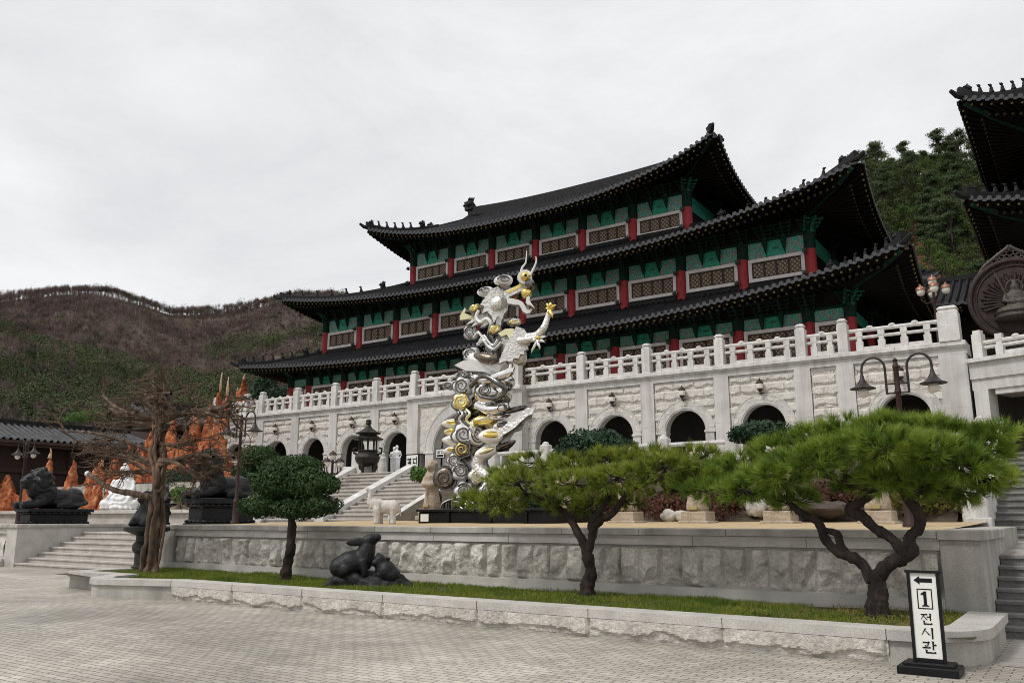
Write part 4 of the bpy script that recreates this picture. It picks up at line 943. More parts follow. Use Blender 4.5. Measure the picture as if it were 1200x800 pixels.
# tail fin sweeping to the right
def ribbon(top, bot, th, m, name, fw0, fw1):
    n = len(top); g = []; b = MB()
    vs = []
    for i in range(n):
        f = fw0 + (fw1-fw0)*i/(n-1); vs += [D(*top[i], f), D(*bot[i], f), D(*bot[i], f-th), D(*top[i], f-th)]
    b.add(vs, [(4*i+j, 4*i+4+j, 4*i+4+(j+1) % 4, 4*i+(j+1) % 4) for i in range(n-1) for j in range(4)] + [(3,2,1,0), tuple(4*(n-1)+j for j in range(4))]); return b.build(name, M[m], drg)
ribbon([(584,508),(592,500),(600,493),(609,485),(618,479),(624,478),(626,482)], [(584,516),(594,509),(604,502),(612,494),(619,488),(624,486),(626,485)], .12, 'steel_scale', 'tail_fin', .55, .2)
ribbon([(584,516),(594,509),(604,502),(612,494),(619,488),(624,486)], [(588,521),(596,518),(603,507),(611,504),(616,493),(623,490)], .22, 'steel_edge', 'tail_edge', .4, .1)
ptube([(580,480,.3),(596,482,.2),(612,478,.1),(622,477,.1)], [4,3.5,3,1.5], 'steel_edge', 'tail_edge', 8)
# chest, neck and head: layered cut plates over a slim core
def plate(pts, m, name='plate', fw=.3, th=.10, edge=.6, par=None, k8=None):
    Q = [(540 + x/8, 300 + y/8) for x, y in pts] if k8 else pts
    n = len(Q); o = D(sum(q[0] for q in Q)/n, sum(q[1] for q in Q)/n, fw)
    loc = [((D(*q, fw)-o).dot(VR), (D(*q, fw)-o).dot(UP)) for q in Q]
    ar = sum(loc[a-1][0]*loc[a][1] - loc[a][0]*loc[a-1][1] for a in range(n))
    if ar < 0: loc = loc[::-1]
    ob = None
    if edge:      # dark rim plate behind
        b = MB(); out = []
        for a in range(n):
            p, q, r = Vector(loc[a-1]), Vector(loc[a]), Vector(loc[(a+1) % n]); t = ((q-p).normalized() + (r-q).normalized()); t = t.normalized() if t.length > 1e-4 else (q-p).normalized(); out.append((q.x + t.y*edge*DK, q.y - t.x*edge*DK))
        b.prism(out, o - VN*(th+.05), VR, UP, VN*.05); ob = b.build(name, M['steel_edge'], par or drg)
    b = MB(); b.prism(loc, o - VN*th, VR, UP, VN*th); return b.build('face' if ob else name, M[m], ob or par or drg)
ptube([(578,434,.0),(578,415,.0),(580,398,.0),(581,380,.0),(584,366,.05)], [12,11,10,9,8], 'steel_edge', 'neck', 12)
b = MB(); b.sph(D(602,409,.12), (12*DK,.34,23*DK), M=Matrix((VR*.86+UP*.5, VN, UP*.86-VR*.5)).transposed(), nu=24, nv=16); b.build('chest', M['steel_scale'], drg, smooth=True)
plate([(605,387),(614,389),(619,396),(621,404),(618,408),(619,411),(614,414),(614,418),(609,419),(608,424),(602,424),(600,429),(594,428),(585,432),(588,422),(592,412),(599,399)], 'steel_scale', 'chest_plate', .50)
plate([(586,430),(588,424),(593,414),(598,404),(594,398),(588,401),(584,398),(592,392),(600,390),(606,392),(602,397),(604,402),(599,410),(594,420),(590,430)], 'pale_gold', 'beard', .66)
ptube([(590,435,.3),(575,428,.4),(560,425,.45),(548,420,.4)], [8,10,9,5], 'white_steel', 'body_coil', 12); ptube([(558,421,.6),(567,424,.66),(576,426,.66),(584,424,.6)], [3,6.5,6.5,4], 'brown_bronze', 'scale_band', 10)
plate([(536,436),(545,430),(556,428),(570,430),(585,432),(598,428),(601,433),(596,442),(590,437),(575,440),(560,440),(548,441)], 'white_steel', 'body_plate', .55)
scroll(553,418,12,'white_steel','steel_edge','steel_edge',.45,-.2,.05,.25, lobes=4, sq=.75)
for q in ([(563,404),(568,398),(573,404),(579,409),(584,402)], [(560,408),(567,403),(573,410),(580,413),(588,405)], [(556,400),(561,394),(566,399),(570,404)]): ptube([(*p, .5) for p in q], 2.0, 'steel', 'whisker', 8)
scroll(552,392,10,'white_steel','steel_edge','steel_edge',.35,-.2,.0,0, lobes=4); scroll(580,391.5,9,'gold','steel_edge','pale_gold',.62,.1,0,.4, sq=.68); scroll(603,382,9,'gold','steel_edge','white_steel',.5,.2,.0,.1, sq=.5)
P8 = dict(k8=1)
plate([(345,318),(420,345),(432,400),(446,455),(440,515),(405,560),(385,625),(352,590),(312,660),(292,600),(250,562),(205,590),(230,520),(190,512),(240,430),(298,350)], 'steel_scale', 'head_plate', .42, **P8)
b = MB(); b.sph(D(585,359,.38), (11*DK,.16,8.5*DK), M=Matrix((VR*.8+UP*.6, VN, UP*.8-VR*.6)).transposed(), nu=18, nv=12); b.build('cheek', M['steel_scale'], drg, smooth=True)
plate([(395,395),(430,448),(520,385),(645,300),(652,250),(612,245),(560,275),(540,305),(470,350)], 'steel_scale', 'upper_jaw', .40, **P8)
plate([(425,392),(440,404),(520,352),(600,292),(586,276),(500,338)], 'gold', 'jaw_lining', .47, edge=0, th=.05, **P8)
plate([(428,452),(440,500),(500,502),(545,498),(565,522),(580,552),(610,566),(645,556),(668,522),(655,508),(640,530),(618,528),(604,500),(582,470),(545,455),(490,450)], 'white_steel', 'lower_jaw', .44, **P8)
plate([(606,480),(612,440),(628,418),(645,428),(640,452),(656,480),(690,520),(650,498),(625,500)], 'white_steel', 'tooth', .50, edge=.3, **P8)
plate([(440,448),(470,420),(520,392),(530,410),(500,440),(470,452)], 'orange_rock', 'tongue', .36, edge=0, th=.08, **P8)
for q, mm in (([(0,592),(45,508),(52,528),(40,562),(88,572),(150,585),(120,602),(60,612),(0,632)],'pale_gold'), ([(60,690),(110,632),(200,560),(262,520),(270,560),(200,605),(150,640)],'steel_scale'), ([(110,705),(150,640),(210,600),(280,565),(290,610),(235,640),(180,665)],'steel_scale'), ([(190,700),(235,640),(290,600),(320,640),(290,690),(270,655),(225,690)],'white_steel'), ([(330,640),(352,590),(385,610),(372,680),(345,730),(340,680)],'white_steel'), ([(182,505),(215,470),(262,440),(255,470),(212,508),(195,520)],'pale_gold')): plate(q, mm, 'mane_plate', random.uniform(.30,.40), **P8)
plate([(352,312),(375,296),(400,306),(428,300),(445,320),(470,318),(455,345),(425,350),(390,335)], 'brown_bronze', 'brow_scales', .44, edge=.3, **P8)
ptube([(562,369,.55),(559,377,.58),(564,383,.58),(571,379,.58),(576,384,.55),(574,391,.5)], [2.2,2.2,2.2,2.2,2.0,1.4], 'white_steel', 'mane_curl', 8)
scroll(557,366.5,8,'gold','steel_edge','pale_gold',.55,-.2,0,.4, sq=.62); scroll(590.5,333.5,11.5,'white_steel','white_steel','steel_edge',.45,.1,.0,.05, lobes=3, sq=.58, depth=.1, turns=1.5); scroll(569.5,346,10.5,'white_steel','white_steel','steel_edge',.42,-.2,.0,.1, lobes=3, sq=.58, depth=.1, turns=1.5)
u, v, n = axes(.1, 0, 0); o = D(615,329.5,.44); b = MB(); b.prism(lobed(8.6*DK,3,.04,24), o - n*.12, u, v, n*.12); er_ = b.build('eye_ring', M['white_steel'], drg); b = MB(); b.sph(o+n*.02, (5.6*DK,5.6*DK,5.6*DK)); e_ = b.build('eyeball', M['gold'], er_, smooth=True)
b = MB(); b.sph(o+n*.135, .04); b.build('pupil', M['black_paint'], er_); b = MB(); b.sph(D(621,336,.25), (4.5*DK,.2,7*DK)); b.build('snout_back', M['steel_edge'], drg, smooth=True)
b = MB(); b.sph(D(616.5,347,.3), 6.4*DK, nu=24, nv=16); b.build('ball', M['gold'], drg, smooth=True)
ptube([(610,324,.3),(612,317,.3),(616,311,.3),(617,298,.3)], [1.5,1.3,1.0,.4], 'white_steel', 'horn', 8); ptube([(621,327,.35),(625,319,.35),(628,311,.35),(627.5,305,.35)], [1.6,1.3,1.0,.4], 'white_steel', 'horn', 8)
ptube([(585,345,.2),(578,348,.25),(572,354,.25)], [3.4,4,3], 'white_steel', 'cloud_band', 8)
# arms and claws
def claw(px, py, dirs, m, fw, r=1.5):
    b = MB(); b.sph(D(px,py,fw), 3.2*DK, nu=10, nv=7)
    for (dx, dy) in dirs: b.tube([D(px,py,fw), D(px+dx*.45,py+dy*.5,fw+.08), D(px+dx*.85,py+dy*.8,fw+.1), D(px+dx,py+dy,fw+.04)], [r*DK*1.3, r*DK*1.2, r*DK*.8, .008], 6)
    b.build('claw', M[m], drg, smooth=60)
ptube([(618,398,.3),(628,396,.3),(636,388,.3),(640,378,.25),(643,368,.2)], [5,4.6,4.2,3.4,2.8], 'steel_scale', 'arm', 10); claw(644,365,[(-5,-1),(-4,-7),(1,-8),(7,-5),(3,10),(-3,6)], 'gold', .2, 1.7)
ptube([(608,404,.5),(620,402,.5),(628,400,.45)], [4.5,4,3.4], 'steel_scale', 'arm', 10); claw(629,402,[(10,-3),(9,4),(3,12),(-7,16),(-6,2)], 'steel', .45, 1.5); b = MB(); b.sph(D(629,401,.6), 2.4*DK); b.build('claw_pad', M['gold'], drg)
# waves at the foot
scroll(523,561,15,'brown_bronze','steel_edge','brown_bronze',.5,-.2,0,2.2, lobes=3, depth=.06, turns=1.5); 
for i in range(6): ptube([(538-18+i*3,602,.5),(530-9+i*3,590-1.2*i,.6),(543,583+i*3.2,.7),(556-i*2,590+i*2,.7),(562-i*3,603,.6)], 1.3, 'steel' if i % 2 == 0 else 'steel_edge', 'wave', 7)
for i in range(4): ptube([(565+i*4,603,.5),(572+i*3,592+i*2,.6),(584,588+i*3,.6),(596-i*2,594+i*2,.5),(604-i*3,603,.5)], 1.5, 'steel' if i % 2 == 0 else 'steel_edge', 'wave', 7)
scroll(534,541,10,'white_steel','steel_edge','steel_edge',.55,-.1,.1,0); scroll(541,553,12,'white_steel','steel_edge','steel_edge',.5,.0,.1,.8, turns=2.4); scroll(560,558,12,'white_steel','steel_edge','pale_gold',.5,.2,0,0); scroll(572,575,12,'steel','steel_edge','steel_edge',.5,.2,0,0); scroll(545,576,13,'white_steel','steel_edge','steel_edge',.55,0,.1,0, turns=2.4); scroll(585,594,10,'steel','steel_edge','pale_gold',.6,.2,.1,0,sq=.6)
# black trough it stands in
p0, p1 = at(490,612,17.3), at(652,612,17.3); zb = 1.47
tr = thing('trough', ((p0.x+p1.x)/2, 17.9, zb), 'long low black planter trough under the steel dragon', 'planter')
b = MB(); b.bbox(p0.x, p1.x, 17.3, 19.6, zb-.05, zb+.30, .02); b.build('body', M['black_paint'], tr); b = MB(); b.bbox(p0.x-.05, p1.x+.05, 17.24, 19.66, zb+.302, zb+.37, .02); b.build('rim', M['black_paint'], tr)
for f in (.24,.55,.8): x = p0.x + (p1.x-p0.x)*f; MB().bbox(x-.05, x+.05, 17.25, 17.298, zb-.04, zb+.30, .01).build('rib', M['black_paint'], tr)
x = p0.x + .24; MB().box(x-.15, x+.12, 17.285, 17.298, zb+.05, zb+.24).build('notice', M['sign_white'], tr)

# ------------------------------------------------------------------ stone figures and animals
def stone_figure(pos, label, h=1.75, head='round', m='tan_stone', group='stone zodiac figures on plinths', rz=0):
    x, y, z = pos; t = thing('stone_figure', pos, label, 'statue', group)
    b = MB(); b.bbox(x-.30, x+.30, y-.28, y+.28, z, z+.26, .02); b.bbox(x-.36, x+.36, y-.34, y+.34, z-.06, z+.05, .02); b.build('plinth', M[m], t)
    MB().bbox(x-.10, x+.10, y-.30, y-.20, z+.30, z+.37, .006).build('plaque', M['brass'], t)
    b = MB(); q = h
    b.lathe([(.26,.26),(.25,.42),(.21,.62),(.19,.80),(.22,1.0),(.24,1.18),(.17,1.30),(.10,1.36)], (x,y,z), 14); b.sph((x,y-.02,z+1.47), (.17,.18,.20))
    for s in (-1,1):
        b.tube([(x+s*.22,y,z+1.18),(x+s*.27,y-.06,z+.98),(x+s*.12,y-.24,z+.92),(x,y-.26,z+.95)], [.09,.09,.08,.07], 7)
        if head == 'ears': b.tube([(x+s*.08,y,z+1.6),(x+s*.14,y+.03,z+1.82)], [.06,.03], 6)
        elif head == 'horn': b.tube([(x+s*.10,y,z+1.58),(x+s*.20,y,z+1.68),(x+s*.17,y-.02,z+1.80)], [.055,.045,.02], 6)
        else: b.sph((x+s*.15,y,z+1.55), (.06,.04,.07), nu=8, nv=6)
    b.sph((x,y-.19,z+1.43), (.09,.10,.08)); b.tube([(x,y-.25,z+.30),(x,y-.25,z+.9)], [.04,.03], 5)
    fuse(b, .035, 'figure', M[m], t, 3, fn=lambda c, n: c + n*.012*noise.noise(Vector((c.x*14, c.y*14, c.z*14))))
    return t
def sandz(y): return 1.425 + .016*max(0, y-14)
for px, Y, hd, lb_ in ((735,18.5,'ears','tan stone figure on a plinth just right of the middle pine trunk'),(818,18.5,'horn','tan stone figure on a plinth between the two russet hedges'),(915,18.5,'ears','tan stone figure on a plinth left of the crooked pine limbs'),(1030,18.5,'round','tan stone figure on a plinth framed by the forked limbs of the right pine'),(663,18.7,'round','tan stone figure on a plinth left of the middle pine fork beside the trough')):
    p = at(px, 606, Y); stone_figure((p.x, Y, sandz(Y)), lb_, head=hd)
p = at(506, 602, 17.9+1.2); stone_figure((p.x, 19.1, 1.62), 'tan stone figure standing alone in full view left of the steel dragon', head='round')

def animal(mb, spine, legs, extras=()):
    for (a, ra, c, rc) in spine: mb.tube([a, (Vector(a)+Vector(c))/2, c], [ra, max(ra, rc)*1.03, rc], 12); mb.sph(a, ra); mb.sph(c, rc)
    for pts, rr in legs: mb.tube(pts, rr, 9); mb.sph(pts[0], rr[0])
    return mb
# elephant: trunk raised, facing left
ep = at(450, 614, 16.3); ex, ey, ez = ep.x, 16.3, sandz(16.3)
el = thing('elephant_statue', (ex, ey, ez), 'small white stone elephant with raised trunk standing at the foot of the tall staircase', 'statue')
b = MB(); X = lambda dx, dy, dz: Vector((ex, ey, ez)) + (VR*dx - VN*dy + UP*dz)*.66
b.sph(X(.10,0,.64), (0.308,0.185,0.181), M=Matrix((VR,-VN,UP)).transposed()); b.sph(X(.34,0,.62), (0.185,0.185,0.200)); b.sph(X(-.22,0,.68), (0.185,0.169,0.185)); b.sph(X(-.40,-.02,.76), (0.131,0.123,0.146))
b.tube([X(-.46,-.02,.76), X(-.57,-.02,.80), X(-.585,-.02,.96), X(-.56,-.02,1.14), X(-.60,-.02,1.28), X(-.68,-.02,1.33), X(-.75,-.02,1.28)], [0.100,0.089,0.069,0.058,0.050,0.046,0.046], 10)
for dx, dy in ((-.26,-.14),(-.18,.14),(.36,-.14),(.30,.15)): b.tube([X(dx,dy,.6), X(dx,dy,.3), X(dx,dy,.12), X(dx,dy,0)], [0.108,0.081,0.077,0.089], 10)
b.tube([X(.55,0,.72), X(.63,0,.5), X(.63,0,.28)], [0.046,0.023,0.023], 6); b.tube([X(-.50,-.12,.66), X(-.58,-.14,.58), X(-.66,-.14,.60)], [0.031,0.023,0.012], 6)
fuse(b, .022, 'body', M['elephant'], el, 3)
b = MB(); b.sph(X(-.30,-.215,.68), (0.115,0.023,0.162), M=Matrix((VR*.9+VN*.4, -VN*.9+VR*.4, UP)).transposed()); b.build('ear', M['elephant'], el, smooth=True)
b = MB(); b.sph(X(-.28,.215,.68), (0.115,0.023,0.162), M=Matrix((VR*.9-VN*.4, -VN*.9-VR*.4, UP)).transposed()); b.build('ear', M['elephant'], el, smooth=True)

# rabbits on a rock, inside the planter
rc = atz(432, 686, .33); rx_, ry_, rz_ = rc.x, rc.y, .30
rb_ = thing('rabbit_sculpture', (rx_, ry_, rz_), 'black stone sculpture of two rabbits on a rock in the planter', 'sculpture')
K = .0166
def Rb(px, py, fw=0): return Vector((rx_, ry_, rz_)) + VR*(px-432)*K + UP*(690-py)*K + VN*fw
b = MB()
for px, py, r in ((400,684,.24),(418,682,.28),(440,684,.26),(458,685,.25),(472,688,.18),(430,686,.34),(392,688,.16)): b.sph(Rb(px,py,0), (r*1.25,r*1.1,r*.75))
b.bbox(Rb(390,0,0).x+.05, Rb(470,0,0).x, ry_-.3, ry_+.5, rz_-.1, rz_+.1, .02)
fuse(b, .045, 'rock', M['black_matte'], rb_, 1, fn=lambda c, n: c + n*(.09*noise.noise(c*3.2) + .05*noise.noise(c*8)))
b = MB()
Mr = Matrix((VR*.9+UP*.42, -VN, UP*.9-VR*.42)).transposed()
b.sph(Rb(411,663,.05), (.33,.26,.25), M=Matrix((VR*.96+UP*.28, -VN, UP*.96-VR*.28)).transposed()); b.sph(Rb(402,667,.05), (.24,.28,.23)); b.sph(Rb(426,657,.05), (.20,.2,.25))
b.tube([Rb(426,657,.05), Rb(429,648,.06), Rb(431,641,.06)], [.21,.175,.145], 12); b.sph(Rb(432,637,.06), (.19,.14,.13), M=Mr); b.sph(Rb(440,633.5,.06), (.10,.09,.085)); b.sph(Rb(434,634,.185), .03)
b.tube([Rb(426,659,.2), Rb(428,669,.22), Rb(429,677,.2)], [.09,.07,.065], 8); b.tube([Rb(422,659,-.12), Rb(424,671,-.1)], [.09,.065], 8); b.sph(Rb(403,670,.2), (.19,.12,.16)); b.tube([Rb(402,677,.2), Rb(412,679,.24)], [.075,.06], 7); b.sph(Rb(390,668,0), .08)
for e_ in (.16, -.04): b.sph(Rb(417,638.5,e_), (.20,.035,.085), M=Matrix((VR*.98+UP*.12, -VN, UP*.98-VR*.12)).transposed()); b.sph(Rb(424,638,e_*.7), (.09,.05,.06))
fuse(b, .022, 'rabbit', M['black_stone'], rb_, 2)
b = MB()
b.sph(Rb(452,672,.1), (.22,.2,.22)); b.sph(Rb(458,676,.1), (.2,.2,.17)); b.sph(Rb(445,659,.12), (.12,.12,.12)); b.tube([Rb(449,668,.12), Rb(445,660,.12)], [.15,.11], 8); b.sph(Rb(440,662,.16), (.08,.08,.07))
b.tube([Rb(449,656,.14), Rb(454,657,.15), Rb(459,657,.14)], [.035,.06,.015], 7, flat=.5); b.tube([Rb(445,652,.1), Rb(441,650,.1)], [.05,.02], 7, flat=.5); b.tube([Rb(446,674,.2), Rb(444,684,.2)], [.08,.06], 8)
fuse(b, .022, 'rabbit', M['black_stone'], rb_, 2)

# lions on pedestals, facing the plaza
def lion(x, y, z, label, Lp=2.3, Wp=.95, head_up=.0, mane=1, hp=1.0):
    t = thing('lion_statue', (x, y, z), label, 'statue')
    b = MB()
    for (i, z0, z1) in ((0,0,.12),(.07,.12,.22),(.12,.22,.62),(.05,.62,.74),(-.02,.74,.92)): b.bbox(x-Wp/2+i, x+Wp/2-i, y+i, y+Lp-i, z+z0*hp+.001, z+z1*hp, .03*hp)
    for k in range(9):
        yy = y + .2 + k*(Lp-.4)/8; b.sph((x+Wp/2-.04, yy, z+.68*hp), (.06,.11,.05), nu=8, nv=6); b.sph((x+Wp/2-.06, yy, z+.17*hp), (.08,.11,.05), nu=8, nv=6)
    for k in range(4):
        xx = x - Wp/2 + .16 + k*(Wp-.32)/3; b.sph((xx, y+.04, z+.68*hp), (.10,.06,.05), nu=8, nv=6); b.sph((xx, y+.06, z+.17*hp), (.10,.08,.05), nu=8, nv=6)
    b.build('pedestal', M['black_stone'], t)
    g = MB(); q = z + .92*hp; V_ = lambda dx, dy, dz: Vector((x+dx, y+dy, q+dz))
    g.sph(V_(0,1.25,.36), (.36,.75,.36)); g.sph(V_(0,1.75,.38), (.40,.40,.40)); g.sph(V_(.22,1.7,.28), (.24,.40,.30)); g.sph(V_(-.22,1.7,.28), (.24,.40,.30)); g.sph(V_(0,.72,.48), (.40,.44,.50))
    g.sph(V_(0,.46,.78+head_up), (.44,.42,.52)); g.sph(V_(0,.52,1.02+head_up), (.40,.36,.36)); g.sph(V_(0,.20,.95+head_up), (.28,.24,.27)); g.sph(V_(0,-.02,.86+head_up), (.19,.17,.16)); g.sph(V_(0,-.04,.73+head_up*.6), (.15,.15,.08)); g.sph(V_(0,-.14,.92+head_up), (.08,.06,.06))
    for s in (-1,1):
        g.sph(V_(s*.15,.02,1.04+head_up), (.10,.08,.05)); g.sph(V_(s*.30,.34,1.25+head_up), (.10,.07,.11)); g.tube([V_(s*.28,.62,.3), V_(s*.26,.3,.14), V_(s*.25,-.05,.11), V_(s*.25,-.20,.09)], [.19,.15,.13,.14], 10); g.tube([V_(s*.36,1.5,.16), V_(s*.40,1.1,.12), V_(s*.38,.98,.10)], [.18,.12,.12], 8)
    g.tube([V_(.1,2.1,.35), V_(.34,2.15,.2), V_(.48,1.8,.12), V_(.46,1.4,.10)], [.08,.07,.06,.08], 7)
    rl = random.Random(5)
    for k in range(90):
        th, ph_ = rl.uniform(-PI, PI), rl.uniform(-.9, 1.3); p = V_(.43*math.cos(ph_)*math.sin(th), .52 + .40*math.cos(ph_)*math.cos(th), .88 + head_up + .50*math.sin(ph_))
        if p.y > y + .26 or abs(p.x-x) > .36: g.sph(p, rl.uniform(.055,.09), nu=8, nv=6)
    def fn(c, n):
        d = (c - V_(0,.5,.85)).length; k = max(0, 1 - d/.75) if c.y > y+.14 else 0
        return c + n*(.075*k*mane*math.sin(c.z*15 + 9*noise.noise(c*2.2)) + .012*noise.noise(c*7))
    fuse(g, .037, 'lion', M['black_stone'], t, 2, fn=fn); return t
lion(-24.25, 17.0, 1.335, 'black stone lion with raised roaring head on a carved pedestal left of the clipped bonsai', head_up=.20)
lion(-31.6, 15.25, 1.335, 'black stone lion lying on a black pedestal at the far left beside the stair', Lp=2.35, head_up=.05, hp=.66)

# dark stone guardian figures on round pedestals beside the bare tree
def guardian(pos, label, s=1.0, m='black_matte'):
    x, y, z = pos; t = thing('guardian_figure', pos, label, 'statue')
    b = MB(); b.lathe([(.30,0),(.30,.10),(.24,.14),(.24,.42),(.31,.5),(.31,.64),(.24,.72),(.24,.86),(.40,.93),(.55,.98),(.55,1.07),(.46,1.09)], (x,y,z), 26); b.v = [(x+(p[0]-x)*s, y+(p[1]-y)*s, z+(p[2]-z)*s) for p in b.v]; b.build('pedestal', M[m], t, smooth=35)
    g = MB(); V_ = lambda dx, dy, dz: Vector((x+dx*s, y+dy*s, z+dz*s))
    def S(p, r): g.sph(p, tuple(q*s for q in r))
    S(V_(0,0,1.30), (.30,.28,.30)); S(V_(0,-.02,1.52), (.24,.22,.26)); S(V_(-.02,-.06,1.80), (.17,.18,.19)); S(V_(-.04,-.22,1.75), (.09,.09,.08))
    for k in (-1,1): g.tube([V_(k*.22,0,1.58), V_(k*.30,-.12,1.36), V_(k*.14,-.26,1.24)], [.10*s,.09*s,.08*s], 8); g.tube([V_(k*.2,.02,1.2), V_(k*.26,-.22,1.22), V_(k*.22,-.3,1.1)], [.15*s,.13*s,.1*s], 8); S(V_(k*.13,0,1.95), (.06,.05,.07))
    fuse(g, .035, 'figure', M[m], t, 4)
p = atz(163, 664, .36); guardian((-20.15, 12.85, .31), 'black stone guardian figure on a round flanged pedestal just left of the bare tree trunk')
p = at(192, 613, 16.4); guardian((p.x, 16.4, 1.40), 'small black stone guardian figure right behind the bare tree trunk', .62)

# white seated statue on the ledge
sp = at(142, 597, 25.2); sx, sy, sz = sp.x, 25.2, 2.0
ws = thing('seated_statue', (sx, sy, sz), 'white robed statue seated on the ledge among the orange rocks', 'statue')
g = MB(); A = lambda dx, dy, dz: Vector((sx, sy, sz)) + VR*dx - VN*dy + UP*dz
g.sph(A(0,0,.22), (1.05,.75,.32), M=Matrix((VR,-VN,UP)).transposed()); g.sph(A(-.55,-.25,.34), (.45,.42,.26)); g.sph(A(.55,-.2,.34), (.5,.42,.25)); g.lathe([(.75,.2),(.60,.5),(.48,.85),(.46,1.2),(.42,1.5),(.26,1.66),(.15,1.74)], A(0,.05,0), 16); g.sph(A(0,0,1.97), (.21,.23,.27)); g.sph(A(0,.06,2.1), (.23,.24,.22)); g.sph(A(0,.06,2.34), (.11,.11,.13))
g.tube([A(0,.2,2.1), A(.05,.3,1.7), A(.12,.36,1.1)], [.2,.3,.42], 8)
g.tube([A(-.38,0,1.5), A(-.52,-.1,1.1), A(-.42,-.35,.78), A(-.1,-.5,.72)], [.17,.17,.14,.1], 9); g.tube([A(.38,0,1.5), A(.55,-.1,1.1), A(.42,-.35,.80), A(.1,-.5,.74)], [.17,.17,.14,.1], 9)
for k in range(9): a = -1.1 + k*.28; g.tube([A(math.sin(a)*.3,-.3,1.15), A(math.sin(a)*.65,-.55,.6), A(math.sin(a)*1.0,-.62*math.cos(a)-.1,.06)], [.05,.08,.07], 6)
fuse(g, .05, 'figure', M['white_statue'], ws, 2, fn=lambda c, n: c + n*.035*math.sin(c.z*5 + 14*noise.noise(c*1.3)))
for px, lb_ in ((203,'small tan stone figure on the ledge behind the bare tree'),(222,'small tan stone figure on the ledge left of the roaring lion')):
    q = at(px, 597, 25.2); g = MB(); o = Vector((q.x, 25.2, 2.0)); g.lathe([(.34,0),(.30,.3),(.27,.6),(.2,.72)], o, 12); g.sph(o+Vector((0,-.04,.9)), (.22,.22,.24))
    for k in (-1,1): g.tube([o+Vector((k*.22,0,.66)), o+Vector((k*.28,-.12,.42)), o+Vector((0,-.26,.38))], [.1,.1,.08], 7)
    tag(fuse(g, .05, 'stone_figure', M['tan_stone'], None, 3), lb_, 'statue', 'small stone figures on the ledge')

# censer, white figures, signs at the head of the tall stair
cp = at(430, 553, 25.85); cx_, cy_, cz_ = cp.x, 25.85, 3.43
ce = thing('incense_burner', (cx_, cy_, cz_), 'big dark bronze incense burner with a little pavilion roof at the head of the stairs', 'censer')
k = 1.0; MB().lathe([(.12,.36),(.40,.42),(.60,.60),(.66,.82),(.58,1.0),(.50,1.06),(.50,1.12),(.55,1.16),(.55,1.20),(.1,1.2)], (cx_,cy_,cz_), 28).build('bowl', M['bronze'], ce, smooth=35)
for a in (.5,2.6,4.7):
    b = MB(); o = Vector((cx_+.36*math.cos(a), cy_+.36*math.sin(a), cz_)); b.tube([o+Vector((0,0,.55)), o+Vector((.05*math.cos(a),.05*math.sin(a),.3)), o+Vector((0,0,.1)), o], [.17,.16,.10,.15], 9); b.build('leg', M['bronze'], ce, smooth=40)
for s in (-1,1): b = MB(); o = Vector((cx_,cy_,cz_)); b.tube([o+VR*s*.5+UP*1.0, o+VR*s*.72+UP*1.05, o+VR*s*.74+UP*1.3, o+VR*s*.6+UP*1.32], .055, 7); b.build('handle', M['bronze'], ce)
for i in range(8): a = i*PI/4; MB().lathe([(.05,1.2),(.04,1.3),(.05,1.72)], (cx_+.44*math.cos(a), cy_+.44*math.sin(a), cz_), 8).build('post', M['bronze'], ce)
MB().lathe([(.50,1.72),(.78,1.76),(.80,1.81),(.55,1.92),(.46,1.98),(.46,2.04),(.66,2.07),(.66,2.11),(.42,2.22),(.22,2.36),(.13,2.48),(.10,2.56),(.17,2.62),(.13,2.70),(.16,2.76),(.05,2.84)], (cx_,cy_,cz_), 28).build('roof', M['bronze'], ce, smooth=35)
CE_SCALE = .8
for q in [ce] : q.scale = (CE_SCALE,)*3
def human(g, o, h, lean=0, arm=0):
    s = h/1.75; P = lambda dx, dy, dz: Vector(o) + (VR*dx - VN*dy + UP*dz)*s
    g.sph(P(lean,0,1.62), (.095*s,.11*s,.13*s)); g.tube([P(lean,0,1.52), P(lean,0,1.42)], [.055*s,.06*s], 8); g.sph(P(lean*.8,0,1.28), (.17*s,.12*s,.2*s)); g.tube([P(lean*.8,0,1.3), P(lean*.4,0,1.05), P(0,0,.92)], [.15*s,.115*s,.155*s], 10)
    for k in (-1,1):
        g.tube([P(k*.08,0,.95), P(k*.09,-.03,.52), P(k*.08,0,.08)], [.10*s,.07*s,.045*s], 8); g.sph(P(k*.08,-.06,.04), (.05*s,.10*s,.04*s)); g.tube([P(k*.18+lean*.8,0,1.40), P(k*.24+lean*.5,-.02,1.14), P(k*.16+arm*k,-.14,.98)], [.055*s,.045*s,.035*s], 7)
o = at(462, 553, 27.0); g = MB(); human(g, (o.x-.10, 27.0, 3.42), 1.2, .07, -.05); human(g, (o.x+.26, 26.9, 3.42), 1.24, -.05, .02); g.bbox(o.x-.4, o.x+.55, 26.7, 27.25, 3.405, 3.47, .02)
tag(fuse(g, .03, 'couple_statue', M['white_statue'], None, 3), 'white statue of two standing figures close together in front of a dark arch', 'statue')
o = at(449, 553, 27.2); g = MB(); g.lathe([(.17,0),(.16,.35),(.12,.6),(.14,.75),(.07,.83)], (o.x,27.2,3.41), 12); g.sph((o.x,27.18,4.32), .09); tag(fuse(g, .03, 'robed_statue', M['elephant'], None, 3), 'small cream robed statue between the censer and the white pair', 'statue')
